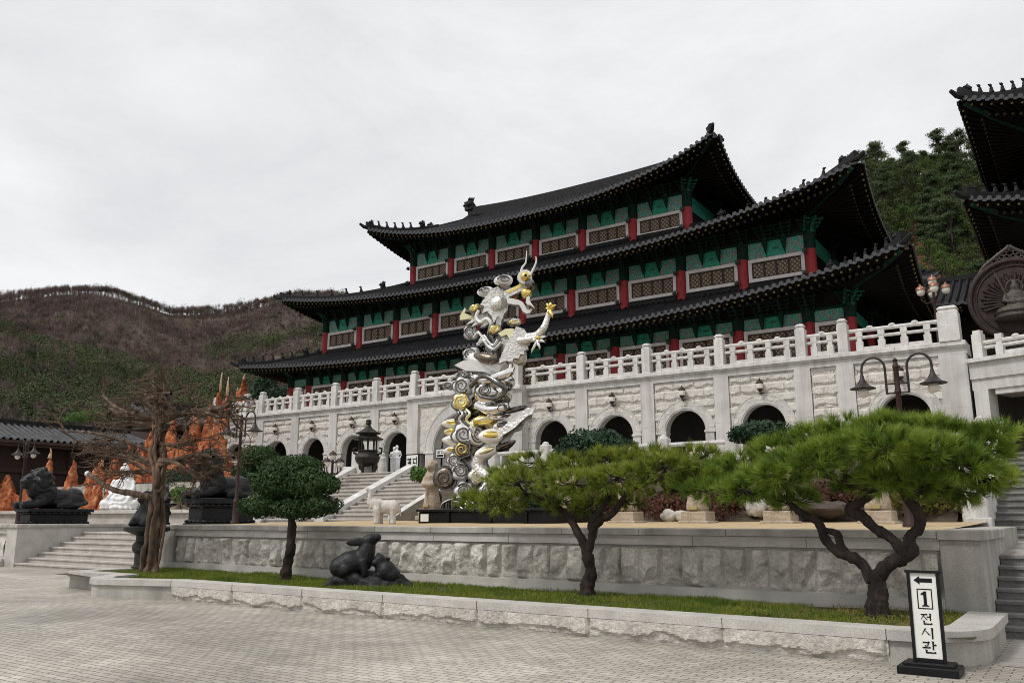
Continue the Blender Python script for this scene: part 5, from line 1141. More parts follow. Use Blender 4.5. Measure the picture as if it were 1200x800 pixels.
def sign_board(px, py, w_, h_, Y, label, zf=3.41, post=True, strokes=()):
    o = at(px, py, Y); t = thing('sign_board', (o.x, Y, zf if post else o.z - h_/2), label, 'sign')
    b = MB(); b.bbox(o.x-w_/2, o.x+w_/2, Y, Y+.05, o.z-h_/2, o.z+h_/2, .01)
    if post:
        for s in (-1,1): b.box(o.x+s*w_*.4-.03, o.x+s*w_*.4+.03, Y+.01, Y+.05, zf, o.z-h_/2)
    b.build('frame', M['black_paint'], t); MB().box(o.x-w_/2+.05, o.x+w_/2-.05, Y-.012, Y-.001, o.z-h_/2+.05, o.z+h_/2-.05).build('panel', M['sign_white'], t)
    b = MB()
    for (u0,v0,u1,v1) in strokes: b.box(o.x+(u0-.5)*(w_-.1), o.x+(u1-.5)*(w_-.1), Y-.018, Y-.0125, o.z+(v0-.5)*(h_-.1), o.z+(v1-.5)*(h_-.1))
    if strokes: b.build('lettering', M['black_paint'], t)
ST = ((.08,.72,.42,.80),(.12,.52,.36,.60),(.22,.46,.29,.72),(.36,.44,.42,.86),(.55,.74,.86,.80),(.60,.54,.66,.70),(.60,.50,.82,.56),(.86,.44,.92,.88),(.08,.10,.92,.34))
sign_board(483, 543, .70, .78, 25.9, 'small black framed notice board with white panel right of the white pair', strokes=ST)
sign_board(516, 531, .62, .52, 33.85, 'small dark sign with white panel on the pier of the great entrance', post=False, strokes=ST)
nw = at(271, 560, 31); tag(MB().bbox(nw.x-.25, nw.x+.25, 30.8, 31.3, 3.41, 4.7, .03).bbox(nw.x-.35, nw.x+.35, 30.7, 31.4, 4.702, 4.9, .03).build('stone_post', M['rail_white']), 'white stone gate post at the left end of the arcade', 'post')

# ------------------------------------------------------------------ lamps
def swan_lamp(x, y, z, h, label, rot=0, s=1.0, group='twin-armed swan-neck street lamps'):
    t = thing('street_lamp', (x,y,z), label, 'lamp', group); u = Vector((math.cos(rot), math.sin(rot), 0)); o = Vector((x,y,z))
    b = MB(); b.lathe([(.13,0),(.13,.06),(.09,.12),(.085,.62),(.10,.66),(.075,.72),(.05,.8),(.045,h-.5),(.06,h-.48),(.045,h-.4),(.045,h-.06),(.06,h-.04),(.05,h+.0),(.03,h+.05),(.045,h+.09),(.01,h+.13)], o, 14); b.build('pole', M['lamp_red'], t, smooth=40)
    for k in (-1,1):
        d = u*k; A_ = lambda a, c: o + d*a*s + UP*(h + c*s); b = MB()
        pts = [A_(.22,-.62), A_(.22,-.05)] + [A_(.22+.24*(1-math.cos(q)), -.05+.26*math.sin(q)) for q in np.linspace(.3, PI, 9)] + [A_(.70,-.22)]
        b.tube(pts, .026*s, 8); b.tube([A_(0,-.40), A_(.22,-.40)], .018, 6); b.tube([A_(0,-.60), A_(.22,-.60)], .018, 6); b.build('arm', M['lamp_iron'], t, smooth=40)
        MB().lathe([(.03*s,.22*s),(.05*s,.12*s),(.10*s,.02*s),(.17*s,-.05*s),(.27*s,-.09*s),(.27*s,-.105*s),(.05*s,-.07*s)], A_(.70,-.36), 20).build('shade', M['lamp_iron'], t, smooth=40)
        MB().sph(A_(.70,-.55), .115*s).build('globe', M['glass_globe'], t, smooth=True)
swan_lamp(-2.70, 15.9, 1.45, 2.80, 'twin-armed swan-neck lamp rising behind the crown of the right pine', s=.82)
swan_lamp(-21.4, 16.5, 1.44, 3.15, 'twin-armed swan-neck lamp beside the roaring lion in front of the arcade', s=.92)
swan_lamp(-33.4, 16.0, 1.33, 3.05, 'twin-armed swan-neck lamp at the far left beside the lying lion', s=.86)
def triple_lamp(x, y, z, h, label, n=4, mm='copper', s=1):
    t = thing('street_lamp', (x,y,z), label, 'lamp', 'branched lantern posts'); o = Vector((x,y,z))
    MB().lathe([(.11,0),(.10,.1),(.06,.2),(.05,h-.1),(.07,h-.06),(.05,h)], o, 12).build('pole', M['lamp_red'], t, smooth=40)
    heads = [(0,0,h)] + [(.46*s*math.cos(a), .46*s*math.sin(a), h-.36*s) for a in [.2+2*PI*i/n for i in range(n)]]
    for (dx,dy,dz) in heads:
        q = o + Vector((dx,dy,dz))
        if dx: MB().tube([o+UP*(h-.62*s), o+Vector((dx*.6,dy*.6,h-.70*s)), q+UP*-.18*s, q+UP*.02], .026, 7).build('arm', M['lamp_red'], t)
        MB().lathe([(.05,0),(.12*s,.04*s),(.165*s,.14*s),(.15*s,.25*s)], q, 12).build('globe', M['glass_globe'], t, smooth=40); MB().lathe([(.21*s,.25*s),(.20*s,.28*s),(.16*s,.35*s),(.09*s,.40*s),(.035*s,.43*s),(.03*s,.47*s),(.005,.50*s)], q, 12).build('cap', M[mm], t, smooth=40)
p = at(1097, 372, 37); triple_lamp(p.x, 37, 8.1, 2.75, 'copper-capped branched lantern post between the two halls', 4, 'copper')
p = at(391, 562, 23.6); triple_lamp(p.x-.1, 23.6, 1.9, 1.95, 'reddish branched lantern post left of the bronze censer', 4, 'lamp_red', .8)

# ------------------------------------------------------------------ bronze medallion of a many-armed figure
mp_ = at(1190, 350, 37.3); mx_, my_, mz_ = mp_.x, 37.3, mp_.z
md = thing('medallion', (mx_, my_, 8.1), 'large round dark bronze relief of a many-armed seated figure with a pointed openwork crown', 'sculpture')
n_ = Vector((.12,-.99,0)).normalized(); u_ = Vector((.99,.12,0)).normalized(); O_ = Vector((mx_,my_,mz_))
b = MB(); b.prism([(1.62*math.cos(2*PI*i/48), 1.62*math.sin(2*PI*i/48)) for i in range(48)], O_ - n_*.3, u_, UP, n_*.3); b.build('disc', M['medal'], md)
b = MB(); ring = [O_ + u_*1.56*math.cos(2*PI*i/48) + UP*1.56*math.sin(2*PI*i/48) + n_*.02 for i in range(49)]; b.tube(ring, .10, 8); ring = [O_ + u_*1.34*math.cos(2*PI*i/48) + UP*1.34*math.sin(2*PI*i/48) + n_*.02 for i in range(49)]; b.tube(ring, .035, 6); b.build('rim', M['medal'], md, smooth=True)
b = MB()
for s in (-1,1):
    b.tube([O_ + u_*s*1.25 + UP*.95, O_ + u_*s*.95 + UP*1.42, O_ + u_*s*.5 + UP*1.78, O_ + u_*s*.12 + UP*2.05, O_ + UP*2.16], .07, 6)
    for r in range(5):
        for c in range(6):
            q = O_ + u_*s*(.10+.19*c + (.09 if r % 2 else 0)) + UP*(1.48 + .13*r)
            if .1+.19*c < 1.05 - .21*r: b.tube([q + u_*.085*math.cos(a) + UP*.07*math.sin(a) for a in np.linspace(0, 2*PI, 8)], .022, 5)
b.build('openwork_crown', M['medal_light'], md)
b = MB()
for i in range(26):
    a = R_(-12 + 204*i/25); r0, r1 = .35, 1.18 - .1*(i % 2); c_ = O_ + UP*-.15 + n_*.06
    b.tube([c_ + (u_*math.cos(a) + UP*math.sin(a))*r0, c_ + (u_*math.cos(a) + UP*math.sin(a))*r1*.8 + n_*.03, c_ + (u_*math.cos(a) + UP*math.sin(a))*r1], [.05,.045,.03], 6); b.sph(c_ + (u_*math.cos(a) + UP*math.sin(a))*r1, .055, nu=7, nv=5)
b.build('arms', M['medal'], md)
b = MB(); q = lambda dx, dz, f=.15: O_ + u_*dx + UP*dz + n_*f
b.sph(q(0,.42), (.17,.17,.20)); b.sph(q(0,.62), (.12,.12,.13)); b.sph(q(0,.02), (.34,.2,.36)); b.sph(q(0,-.45), (.72,.34,.22)); b.tube([q(-.3,.2), q(-.42,-.1,.25), q(-.05,-.2,.4)], [.10,.09,.07], 8); b.tube([q(.3,.2), q(.42,-.1,.25), q(.05,-.2,.4)], [.10,.09,.07], 8); b.lathe([(.5,-.9),(.85,-.8),(.7,-.66),(.85,-.56)], O_ + n_*.12, 18)
fuse(b, .05, 'relief_figure', M['medal_light'], md, 2)
b = MB(); b.tube([q(.28*math.cos(a), .46+.28*math.sin(a), .1) for a in np.linspace(0, 2*PI, 20)], .035, 6); b.tube([q(-.62,1.1,.15), q(-.2,-.2,.3), q(-.1,-.7,.3)], .03, 6); b.tube([q(.66,1.0,.15), q(.24,-.2,.3)], .03, 6); b.build('halo', M['medal_light'], md)
MB().bbox(mx_-1.3, mx_+1.3, my_-.1, my_+.9, 8.1, mz_-1.45, .04).build('plinth', M['medal'], md)
gw = tag(MB().box(-3.2, 6, 38.2, 38.5, 8.1, 8.95).build('dark_parapet', M['hall_wall']), 'dark low parapet wall behind the bronze medallion', 'wall')

# ------------------------------------------------------------------ direction sign
sgx0, sgx1 = at(1061, 668, 10.25).x, at(1099, 668, 10.25).x; sgz1 = at(1080, 668, 10.25).z; SY = 10.25
sg = thing('direction_sign', ((sgx0+sgx1)/2, SY, 0), 'upright black framed sign with a left arrow, a boxed 1 and Korean lettering on white', 'sign')
cxs = (sgx0+sgx1)/2; ww = sgx1-sgx0; lean = .055
b = MB(); b.bbox(cxs-.30, cxs+.29, SY-.20, SY+.22, .001, .085, .012); b.bbox(cxs-.25, cxs+.24, SY-.14, SY+.16, .0855, .115, .01); b.build('base', M['black_paint'], sg)
Rl = Matrix.Rotation(-lean, 4, 'X'); T_ = Matrix.Translation((cxs, SY, .115)) @ Rl; hS = sgz1-.115
def sgb(b_, x0, x1, y0, y1, z0, z1, c=.004): b_.bbox(x0, x1, y0, y1, z0, z1, c); return b_
b = MB(); hw = ww/2; fwid = .032
sgb(b, -hw, -hw+fwid, -.03, .03, 0, hS-.03); sgb(b, hw-fwid, hw, -.03, .03, 0, hS-.03); sgb(b, -hw+fwid+.0005, hw-fwid-.0005, -.028, .028, 0, .035); sgb(b, -hw-.015, hw+.02, -.04, .04, hS-.0295, hS); b.xf(T_).build('frame', M['black_paint'], sg)
b = MB(); b.box(-hw+fwid, hw-fwid, -.012, .012, .0355, hS-.031); b.xf(T_).build('panel', M['sign_white'], sg)
pw, ph = ww - 2*fwid, hS - .066
def glyphs(polys, name):
    b = MB()
    for p_ in polys:
        p_ = [(-hw+fwid + q[0]*pw, .0355 + (1-q[1])*ph) for q in p_]
        ar = sum(p_[i-1][0]*p_[i][1] - p_[i][0]*p_[i-1][1] for i in range(len(p_)))
        if ar < 0: p_ = p_[::-1]
        b.prism(p_, (0,-.0145,0), (1,0,0), (0,0,1), (0,-.0015,0)); 
    b.f = [f[::-1] for f in b.f]; b.xf(T_).build(name, M['black_paint'], sg)
def cell(polys, x0, y0, x1, y1): return [[(x0 + q[0]*(x1-x0), y0 + q[1]*(y1-y0)) for q in p_] for p_ in polys]
glyphs([[(.13,.085),(.36,.035),(.36,.06),(.84,.06),(.84,.11),(.36,.11),(.36,.135)]], 'arrow')
bx = [[(.22,.185),(.80,.185),(.80,.197),(.22,.197)], [(.22,.413),(.80,.413),(.80,.425),(.22,.425)], [(.22,.197),(.26,.197),(.26,.413),(.22,.413)], [(.76,.197),(.80,.197),(.80,.413),(.76,.413)]]
glyphs(bx + [[(.36,.245),(.50,.215),(.58,.215),(.58,.375),(.66,.385),(.66,.395),(.38,.395),(.38,.385),(.46,.375),(.46,.255),(.37,.262)]], 'numeral')
H = lambda x0, x1, y, t=.09: [(x0,y),(x0+.06,y-.03),(x1-.10,y-.02),(x1-.04,y-.09),(x1+.03,y+.0),(x1,y+t*.8),(x0+.05,y+t)]
Vv = lambda x, y0, y1, t=.10: [(x-.05,y0-.02),(x+t,y0),(x+t+.03,y0+.05),(x+t,y0+.1),(x+t-.01,y1),(x+t*.4,y1+.05),(x,y1),(x,y0+.09)]
S = lambda a, c, t0=.09, t1=.05: [(a[0]-t0*.5,a[1]),(a[0]+t0*.5,a[1]-.02),(c[0]+t1*.5,c[1]+.02),(c[0]-t1*.5,c[1]+.03)]
jeon = [H(.06,.56,.08), S((.33,.14),(.06,.52),.10,.04), S((.30,.26),(.54,.52),.05,.11), H(.50,.80,.28,.08), Vv(.74,.02,.58,.11), Vv(.24,.62,.92,.11), H(.26,.90,.86,.10)]
si = [S((.36,.06),(.06,.66),.12,.04), S((.34,.26),(.62,.62),.05,.13), Vv(.76,.0,.96,.12)]
gwan = [H(.06,.54,.08), S((.46,.12),(.40,.40),.10,.07), Vv(.24,.34,.52,.08), H(.02,.58,.50,.09), Vv(.72,.0,.66,.11), H(.78,.98,.28,.08), Vv(.24,.68,.94,.11), H(.26,.92,.88,.10)]
glyphs(cell(jeon, .26,.475,.76,.615) + cell(si, .24,.645,.78,.775) + cell(gwan, .24,.80,.80,.945), 'lettering')
# ------------------------------------------------------------------ vegetation helpers (numpy)
def rnd_dirs(n):
    v = rng.normal(size=(n,3)); return v/np.linalg.norm(v, axis=1, keepdims=True)
def shell_points(c, r, n, inner=.55, M3=None, lump=.0):
    d = rnd_dirs(n); rad = inner + (1-inner)*rng.random(n)**.6
    if lump: rad *= 1 + lump*np.sin(d[:,0]*5.1+c[0]*3)*np.sin(d[:,1]*4.3+c[1]*2)*1.0 + lump*.6*np.sin(d[:,2]*7+d[:,0]*6+c[2])
    p = d*rad[:,None]*np.array(r)
    if M3 is not None: p = p @ np.array(M3).T; d = d @ np.array(M3).T
    return p + np.array(c), d
def needles(pos, ax, per, l0, l1, wd, spread=.9):
    """tufts of pine needles: pos (n,3), ax (n,3) tuft axes -> triangles"""
    n = len(pos); P = np.repeat(pos, per, 0); A = np.repeat(ax, per, 0); d = A + rnd_dirs(n*per)*spread; d /= np.linalg.norm(d, axis=1, keepdims=True)
    L_ = rng.uniform(l0, l1, n*per)[:,None]; s = np.cross(d, rnd_dirs(n*per)); s /= np.linalg.norm(s, axis=1, keepdims=True)+1e-9; q = P + A*rng.uniform(-.03,.03,(n*per,1))
    V = np.empty((n*per,3,3)); V[:,0] = q - s*wd; V[:,1] = q + s*wd; V[:,2] = q + d*L_ ; return V.reshape(-1,3)
def leaves(pos, nrm, size, aspect=1.6, tilt=.8):
    n = len(pos); N_ = nrm + rnd_dirs(n)*tilt; N_ /= np.linalg.norm(N_, axis=1, keepdims=True); a = np.cross(N_, rnd_dirs(n)); a /= np.linalg.norm(a, axis=1, keepdims=True)+1e-9; c = np.cross(N_, a)
    s = (size*rng.uniform(.6,1.3,n))[:,None]; V = np.empty((n,4,3)); V[:,0] = pos - a*s*aspect*.5; V[:,1] = pos + c*s*.42; V[:,2] = pos + a*s*aspect*.5; V[:,3] = pos - c*s*.42; return V.reshape(-1,3)
def catmull(Q, rs, k=5):
    P, R = [], []
    for i in range(len(Q)-1):
        a, c, d, e = Q[max(i-1,0)], Q[i], Q[i+1], Q[min(i+2,len(Q)-1)]
        for j in range(k):
            t = j/k; P.append(.5*((2*c)+(d-a)*t+(2*a-5*c+4*d-e)*t*t+(-a+3*c-3*d+e)*t**3)); R.append(rs[i]+(rs[i+1]-rs[i])*t)
    P.append(Q[-1]); R.append(rs[-1]); return P, R
def limb(b, pts, rs, n=9, wob=.0):
    n = max(n, 14); P, R = catmull([Vector(p) for p in pts], rs, 9)
    P = [p + Vector((noise.noise(p*3), noise.noise(p*3+Vector((9,0,0))), 0))*wob for p in P]; R = [r*(1+.22*noise.noise(p*7)) for p, r in zip(P, R)]; v0 = len(b.v); b.tube(P, R, n)
    for i in range(v0, len(b.v)):
        c = P[min((i-v0)//n, len(P)-1)]; q = Vector(b.v[i]); d = q - c; k = noise.noise(Vector((q.x*16, q.y*16, q.z*6)))*.28 + noise.noise(q*30)*.14; b.v[i] = tuple(q + d*k)
    return P

def garden_pine(name, label, base, Y, limbs, pads, mm, per, tufts, l0, l1, branch_r=.018):
    bp = Vector(base); t = thing(name, base, label, 'tree')
    b = MB(); allp = []
    for pts, rs in limbs:
        Q = [at(p[0], p[1], Y) + Vector((0, 1, 0))*(p[2] if len(p) > 2 else 0) for p in pts]; allp += limb(b, Q, rs, 10, .03)
    b.build('trunk', M['bark_pine'], t, smooth=True)
    br = MB(); VV = []
    for (px, py, rx, ry, dy, *q) in pads:
        c = at(px, py, Y) + Vector((0, dy, 0)); sc = (c - Vector((0,0,EYE))).dot(_F)/F_PX; r = (rx*sc, rx*sc*.75, ry*sc*.85)
        ry *= .88; r = (r[0], r[1], r[2]*.88); near = sorted(allp, key=lambda p: (p-c).length)[0]; mid = near.lerp(c, .55) + Vector((0,0,-.05)); P, R = catmull([near, mid, c], [branch_r*1.8, branch_r*1.2, branch_r*.7], 4); br.tube(P, R, 6)
        n = int(tufts*rx*ry/1000); p, d = shell_points(c, r, n, .45, lump=.10)
        for k in range(0, n, 5):
            e = Vector(p[k]); m_ = c.lerp(e, .5) + Vector((0,0,-.04)); br.tube([c.lerp(e,.1), m_, e], [branch_r*.7, branch_r*.5, branch_r*.25], 4, cap=False)
        ax = d*.95 + np.array([0,0,.6]) + rnd_dirs(n)*.35; ax /= np.linalg.norm(ax, axis=1, keepdims=True)
        VV.append(needles(p, ax, per, l0, l1, .0050, .72))
    br.build('branches', M['bark_pine'], t)
    link_mesh('needles', np_mesh('needles', np.concatenate(VV), 3), M[mm], t); return t

# middle pine -----------------------------------------------------------
Ym = 12.55
garden_pine('pine_tree', 'spreading garden pine with a dark forked trunk in the middle of the planter', at(689, 698, Ym), Ym,
  [([(688,702),(688,690),(691,672),(690,655),(688,643)], [.17,.115,.098,.095,.09]), ([(688,648),(681,630),(671,612),(660,599),(650,590),(640,580)], [.085,.068,.06,.055,.045,.03]),
   ([(689,648),(692,636),(697,620),(706,609),(718,602),(729,585),(738,570)], [.085,.07,.062,.058,.055,.045,.03]), ([(696,622),(694,612),(704,598),(712,585),(716,570)], [.07,.06,.055,.045,.03]), ([(670,611),(668,602),(676,594)], [.05,.045,.03]), ([(650,590),(620,580),(590,580)], [.045,.035,.025]), ([(735,575),(770,562),(800,556)], [.045,.035,.02])],
  [(560,586,34,13,.1),(596,590,34,14,-.3),(585,558,34,15,.3),(622,565,40,18,-.4),(612,540,36,13,.5),(650,585,32,17,.1),(655,547,40,18,.4),(690,568,40,18,-.5),(686,590,26,12,.2),(700,538,42,17,.5),(735,560,42,19,-.3),(722,585,26,12,.3),(748,536,44,16,.4),(782,548,42,18,-.1),(776,572,32,12,.2),(806,534,34,14,.4),(818,556,30,14,.1)],
  'needle_y', 42, 140, .12, .20)
# right pine -----------------------------------------------------------
Yp = 12.4
C8 = lambda x, y: (840 + x/2.353, 460 + y/2.353)
garden_pine('pine_tree', 'large garden pine with crooked dark limbs and long bright green needles beside the sign', at(1030, 720, Yp), Yp,
  [([(1030,724),(1029,708),(1029,690),(1026,672)], [.185,.14,.12,.11]), ([(1024,680),C8(400,470),C8(365,450),C8(330,438),C8(300,400),C8(278,355),C8(238,335),C8(207,305),C8(212,280)], [.09,.072,.068,.066,.062,.058,.054,.05,.04]),
   ([C8(365,452),C8(345,425),C8(332,390),C8(300,378)], [.06,.055,.05,.04]), ([(1027,680),C8(470,475),C8(510,455),C8(540,435),C8(532,400),C8(558,370),C8(552,330),C8(520,285),C8(515,250)], [.10,.09,.082,.078,.075,.07,.066,.058,.04]),
   ([C8(520,448),C8(485,405),C8(440,375),C8(400,340),C8(365,322),C8(400,300),C8(440,270)], [.085,.075,.07,.07,.07,.055,.04]), ([C8(520,280),C8(600,265),C8(680,255)], [.045,.035,.02]), ([C8(210,290),C8(140,285),C8(60,270)], [.045,.035,.02]), ([C8(440,275),C8(360,250),C8(300,230)], [.04,.03,.02])],
  [(838,574,34,15,.0),(808,566,26,14,.1),(832,552,34,14,.3),(868,545,38,18,.3),(880,575,36,15,-.3),(905,525,42,18,.4),(920,558,42,20,-.4),(925,585,34,13,.1),(950,512,44,18,.4),(962,545,44,21,-.5),(985,500,46,17,.5),(1000,530,46,22,-.3),(1010,565,36,15,.3),(1030,496,46,17,.5),(1046,526,46,24,-.6),(1046,562,40,20,-.2),(1076,500,42,17,.4),(1090,530,44,24,-.4),(1082,568,40,19,.0),(1112,510,40,20,.4),(1130,545,38,24,-.2),(1124,575,34,16,.2),(1154,525,28,26,.3),(1160,560,26,18,.0),(1165,505,22,12,.3)],
  'needle', 42, 130, .13, .21)

# clipped bonsai -----------------------------------------------------------
def clipped(name, label, pads, Y, size, dens, mm, trunk=None, cat='tree', lump=.12, tm='bark_pine', base=None, inner=.86):
    ctr = at(pads[0][0], pads[0][1], Y); bs = base if base is not None else Vector((ctr.x, Y, ctr.z - .5))
    t = thing(name, bs, label, cat)
    if trunk:
        b = MB(); tp = []
        for pts, rs in trunk: tp += limb(b, [at(p[0], p[1], Y) for p in pts], rs, 9, .02)
        b.build('trunk', M[tm], t, smooth=True)
    VV = []; core = MB(); br = MB()
    for (px, py, rx, ry, dy) in pads:
        c = at(px, py, Y) + Vector((0,dy,0)); sc = (c - Vector((0,0,EYE))).dot(_F)/F_PX; r = np.array((rx*sc, rx*sc*.8, ry*sc))
        n = int(dens*rx*ry*sc*sc*4.6/size**2); p, d = shell_points(c, r, n, inner, lump=lump)
        VV.append(leaves(p, d, size)); p2, d2 = shell_points(c, r*.9, n//2, .5, lump=lump); VV.append(leaves(p2, d2, size*1.5, tilt=1.5))
        if trunk:
            near = sorted(tp, key=lambda q: (q-c).length)[0]; br.tube([near, near.lerp(c,.6), c], [.05,.04,.02], 6)
    if br.v: br.build('branches', M[tm], t)
    link_mesh('foliage', np_mesh('foliage', np.concatenate(VV), 4), M[mm], t); return t
clipped('clipped_bonsai', 'dark green clipped bonsai tree with two cloud-shaped layers and a slim straight trunk', [(338,560,40,25,0),(315,568,30,17,.2),(370,566,30,18,-.1),(345,546,34,14,.1),(312,592,32,14,-.1),(345,595,36,13,.1),(374,592,28,13,0),(295,594,14,10,.2),(388,568,12,11,0)], 12.4, .042, 4.2, 'leaf_dark',
  trunk=[([(335,680),(337,660),(341,640),(342,622),(342,600),(340,575)], [.13,.10,.095,.085,.08,.05])], base=at(335,680,12.4))
clipped('clipped_shrub', 'domed dark green clipped shrub behind the crown of the middle pine', [(697,522,46,20,0),(668,528,22,12,0),(725,526,24,14,0)], 22.5, .075, 3.6, 'leaf_shrub', cat='shrub', base=Vector((at(697,530,22.5).x,22.5,1.9)), trunk=[([(699,606),(698,560),(697,530)], [.12,.10,.08])])
clipped('clipped_shrub', 'low dark clipped shrub top peeping out left of the right pine crown', [(892,506,34,14,0),(870,510,18,9,0)], 22.5, .075, 3.6, 'leaf_shrub', cat='shrub', base=Vector((at(892,510,22.5).x,22.5,1.9)), trunk=[([(896,606),(893,560),(892,512)], [.12,.10,.08])])
clipped('clipped_tree', 'dark layered clipped tree behind the bonsai below the leftmost arches', [(302,534,28,13,0),(318,546,20,10,0),(290,552,22,10,0),(308,565,30,14,0)], 22, .075, 3.6, 'leaf_dark', base=Vector((at(302,600,22).x,22,1.5)), trunk=[([(305,606),(304,570),(303,540)], [.14,.11,.06])])
clipped('potted_pine', 'small bright green bonsai pine above the lone stone figure by the dragon', [(497,556,17,9,0),(488,552,8,6,0),(506,560,9,6,0)], 20.2, .06, 4, 'leaf_bright', base=Vector((at(510,600,20.2).x,20.2,1.6)), trunk=[([(512,602),(516,585),(511,572),(500,560)], [.06,.05,.045,.03])])
for px, py, rx, ry, Y, mm, lb_ in ((214,578,18,9,24.6,'leaf_bright','small bright green shrub behind the bare tree on the ledge'),(208,562,22,14,26,'leaf_shrub','dark green shrub behind the bare tree against the orange rock'),(310,455,16,18,48,'leaf_shrub','dark conifer rising behind the balustrade at its left end'),(330,461,16,8,47.5,'leaf_shrub','low green shrub behind the balustrade beside the dark conifer'),(105,488,26,6,52,'leaf_bright','bright green pine top above the tiled roof on the left')):
    c = at(px, py, Y)
    clipped('shrub', lb_, [(px,py,rx,ry,0),(px-rx*.5,py+ry*.4,rx*.6,ry*.6,0),(px+rx*.45,py+ry*.3,rx*.6,ry*.7,0)] + ([(px,py-ry*.7,rx*.45,ry*.6,0)] if ry > 16 else []), Y, .0038*Y**.9, 2.6, mm, cat='shrub', base=Vector((c.x,Y,max(1.5,c.z-1.5))), trunk=[([(px,py+ry*1.4),(px,py)], [.1,.05])], lump=.3)
# russet hedges and undergrowth on the bank under the pines
MB().sheet([[(x, 20.0+5.4*t, 1.42+.095*1 + 1.75*t**.8 + .1*fbm((x*.8,t*4,1))) for x in np.linspace(XC+.4,-2.5,50)] for t in np.linspace(0,1,12)]).build('bank', M['soil'], smooth=True)['kind'] = 'structure'
for px, py, rx, ry, Y, mm, lb_ in ((770,590,38,20,20.6,'russet','russet azalea hedge between the two tan figures right of the middle pine'),(872,588,36,20,20.6,'russet','russet azalea hedge left of the right pine limbs'),(975,584,44,24,20.8,'russet','dark russet shrub behind the forked limbs of the right pine'),(1090,588,38,24,20.4,'yellowgreen','yellow-green and russet shrub beside the white stair newel'),(700,590,34,18,20.8,'russet','brown leafless shrub behind the middle pine fork'),(640,588,34,18,21,'leaf_shrub','dark green shrub in the shade between dragon and middle pine')):
    c = at(px, py, Y); n = 5200; VV = []
    t = thing('hedge' if 'hedge' in lb_ else 'shrub', (c.x, Y, 1.5), lb_, 'shrub'); b = MB()
    for k in range(7):
        cc = c + Vector((random.uniform(-.6,.6)*rx*.024, random.uniform(-.4,.6), random.uniform(-.35,.3)*ry*.024)); p, d = shell_points(cc, (rx*.014, .6, ry*.016), n//7, .5, lump=.2); VV.append(leaves(p, d, .055, 1.6, 1.2))
        for j in range(10): e = Vector(p[j*9]); b.tube([Vector((cc.x+random.uniform(-.1,.1), cc.y, 1.5)), (cc+e)/2, e], [.012,.009,.005], 4, cap=False)
    b.build('stems', M['bark_pine'], t); link_mesh('foliage', np_mesh('foliage', np.concatenate(VV), 4), M[mm], t)
for px, py, r, Y, lb_ in ((783,604,.20,19.6,'larger of the two pale rough boulders, left one under the russet hedge'),(799,605,.17,19.5,'smaller of the two pale rough boulders, right one under the hedge'),(960,596,.48,19.8,'broad brown flat-topped rock behind the right pine limbs'),(886,594,.30,20.2,'pale grey square stone block between two russet hedges')):
    c = at(px, py, Y); b = MB(); b.sph((c.x,Y,c.z), (r*(1.5 if 'broad' in lb_ else 1), r*.8, r*(.4 if 'broad' in lb_ else .75)), nu=24, nv=16); b.v = [tuple(Vector(p) + Vector((1,1,1))*.0 + (Vector(p)-c)*.45*noise.noise(Vector(p)*3.1) + (Vector(p)-c)*.25*noise.noise(Vector(p)*9)) for p in b.v]
    tag(b.build('boulder', M['granite_rough' if 'pale' in lb_ else 'medal_light' if False else 'trunk_far'], smooth=40), lb_, 'rock')

# bare twisted tree -----------------------------------------------------------
Yb = 12.2
bt = thing('bare_tree', at(172, 676, Yb), 'old bare tree with a thick twisted trunk and a tangled flat crown of twigs', 'tree')
T = lambda px, py, dy=0: at(px, py, Yb) + Vector((0,dy,0))
b = MB(); strands = [[(169,680),(172,650),(176,620),(179,590),(187,560),(184,530),(191,505),(188,485)],[(178,680),(179,650),(181,618),(184,590),(179,560),(188,530),(184,505),(196,482)],[(172,680),(178,655),(181,620),(186,590),(183,560),(180,528),(188,500),(180,480)],[(178,678),(174,645),(183,615),(181,585),(189,555),(190,525),(186,500),(202,478)]]
for i, s in enumerate(strands): limb(b, [T(x, y, (-.05,.045,-.04,.05)[i]) for x, y in s], [.095,.075,.068,.064,.06,.056,.054,.05], 9, .05)
for i in range(7):      # dry vine stems wound round the trunk
    f = random.uniform(0, 6.28); pts = []
    for k in range(9):
        t = k/8; y = 676 - 195*t; x = 175 + (12 if t > .3 else 12*t/.3)*1.0 - 2 + 2.5*math.sin(3*t+i); a = f + t*random.uniform(2.2,3.4)*(1 if i % 2 else -1); rr = .135 - .055*t
        pts.append(T(x, y) + Vector((math.cos(a)*rr, math.sin(a)*rr, 0)))
    limb(b, pts, [random.uniform(.018,.034)]*9, 7, .03)
b.build('trunk', M['bark_dry'], bt, smooth=True)
b = MB(); limb(b, [T(181,582,-.1),T(165,578,-.25),T(148,574,-.35),T(132,563,-.4),T(122,556,-.4)], [.085,.075,.065,.06,.055], 9, .03); b.build('limb', M['bark_dry'], bt, smooth=True)
b = MB(); b.sph(T(120,555.5,-.4), .07, nu=10, nv=7); b.build('cut_end', M['white_statue'], bt, smooth=True)
lb_m = MB(); tw = MB()
def twig(p, d, L_, r, depth):
    n = 4; pts = [p]; dd = d.normalized()
    for i in range(n):
        dd = (dd + Vector((random.uniform(-1,1), random.uniform(-1,1), random.uniform(-.75,.72)))*.42).normalized(); pts.append(pts[-1] + dd*L_/n)
    (lb_m if r > .03 else tw).tube(pts, [r*(1-.17*i) for i in range(n+1)], 6 if r > .03 else 4, cap=False)
    if depth <= 0: return
    for k in range(random.randint(3,4)):
        i = random.randint(1, n); q = pts[i]; nd = (dd*.7 + Vector((random.uniform(-1,1), random.uniform(-1,1), random.uniform(-.6,.6)))*.9); twig(q, nd, L_*random.uniform(.5,.8), max(.0085, r*.6), depth-1)
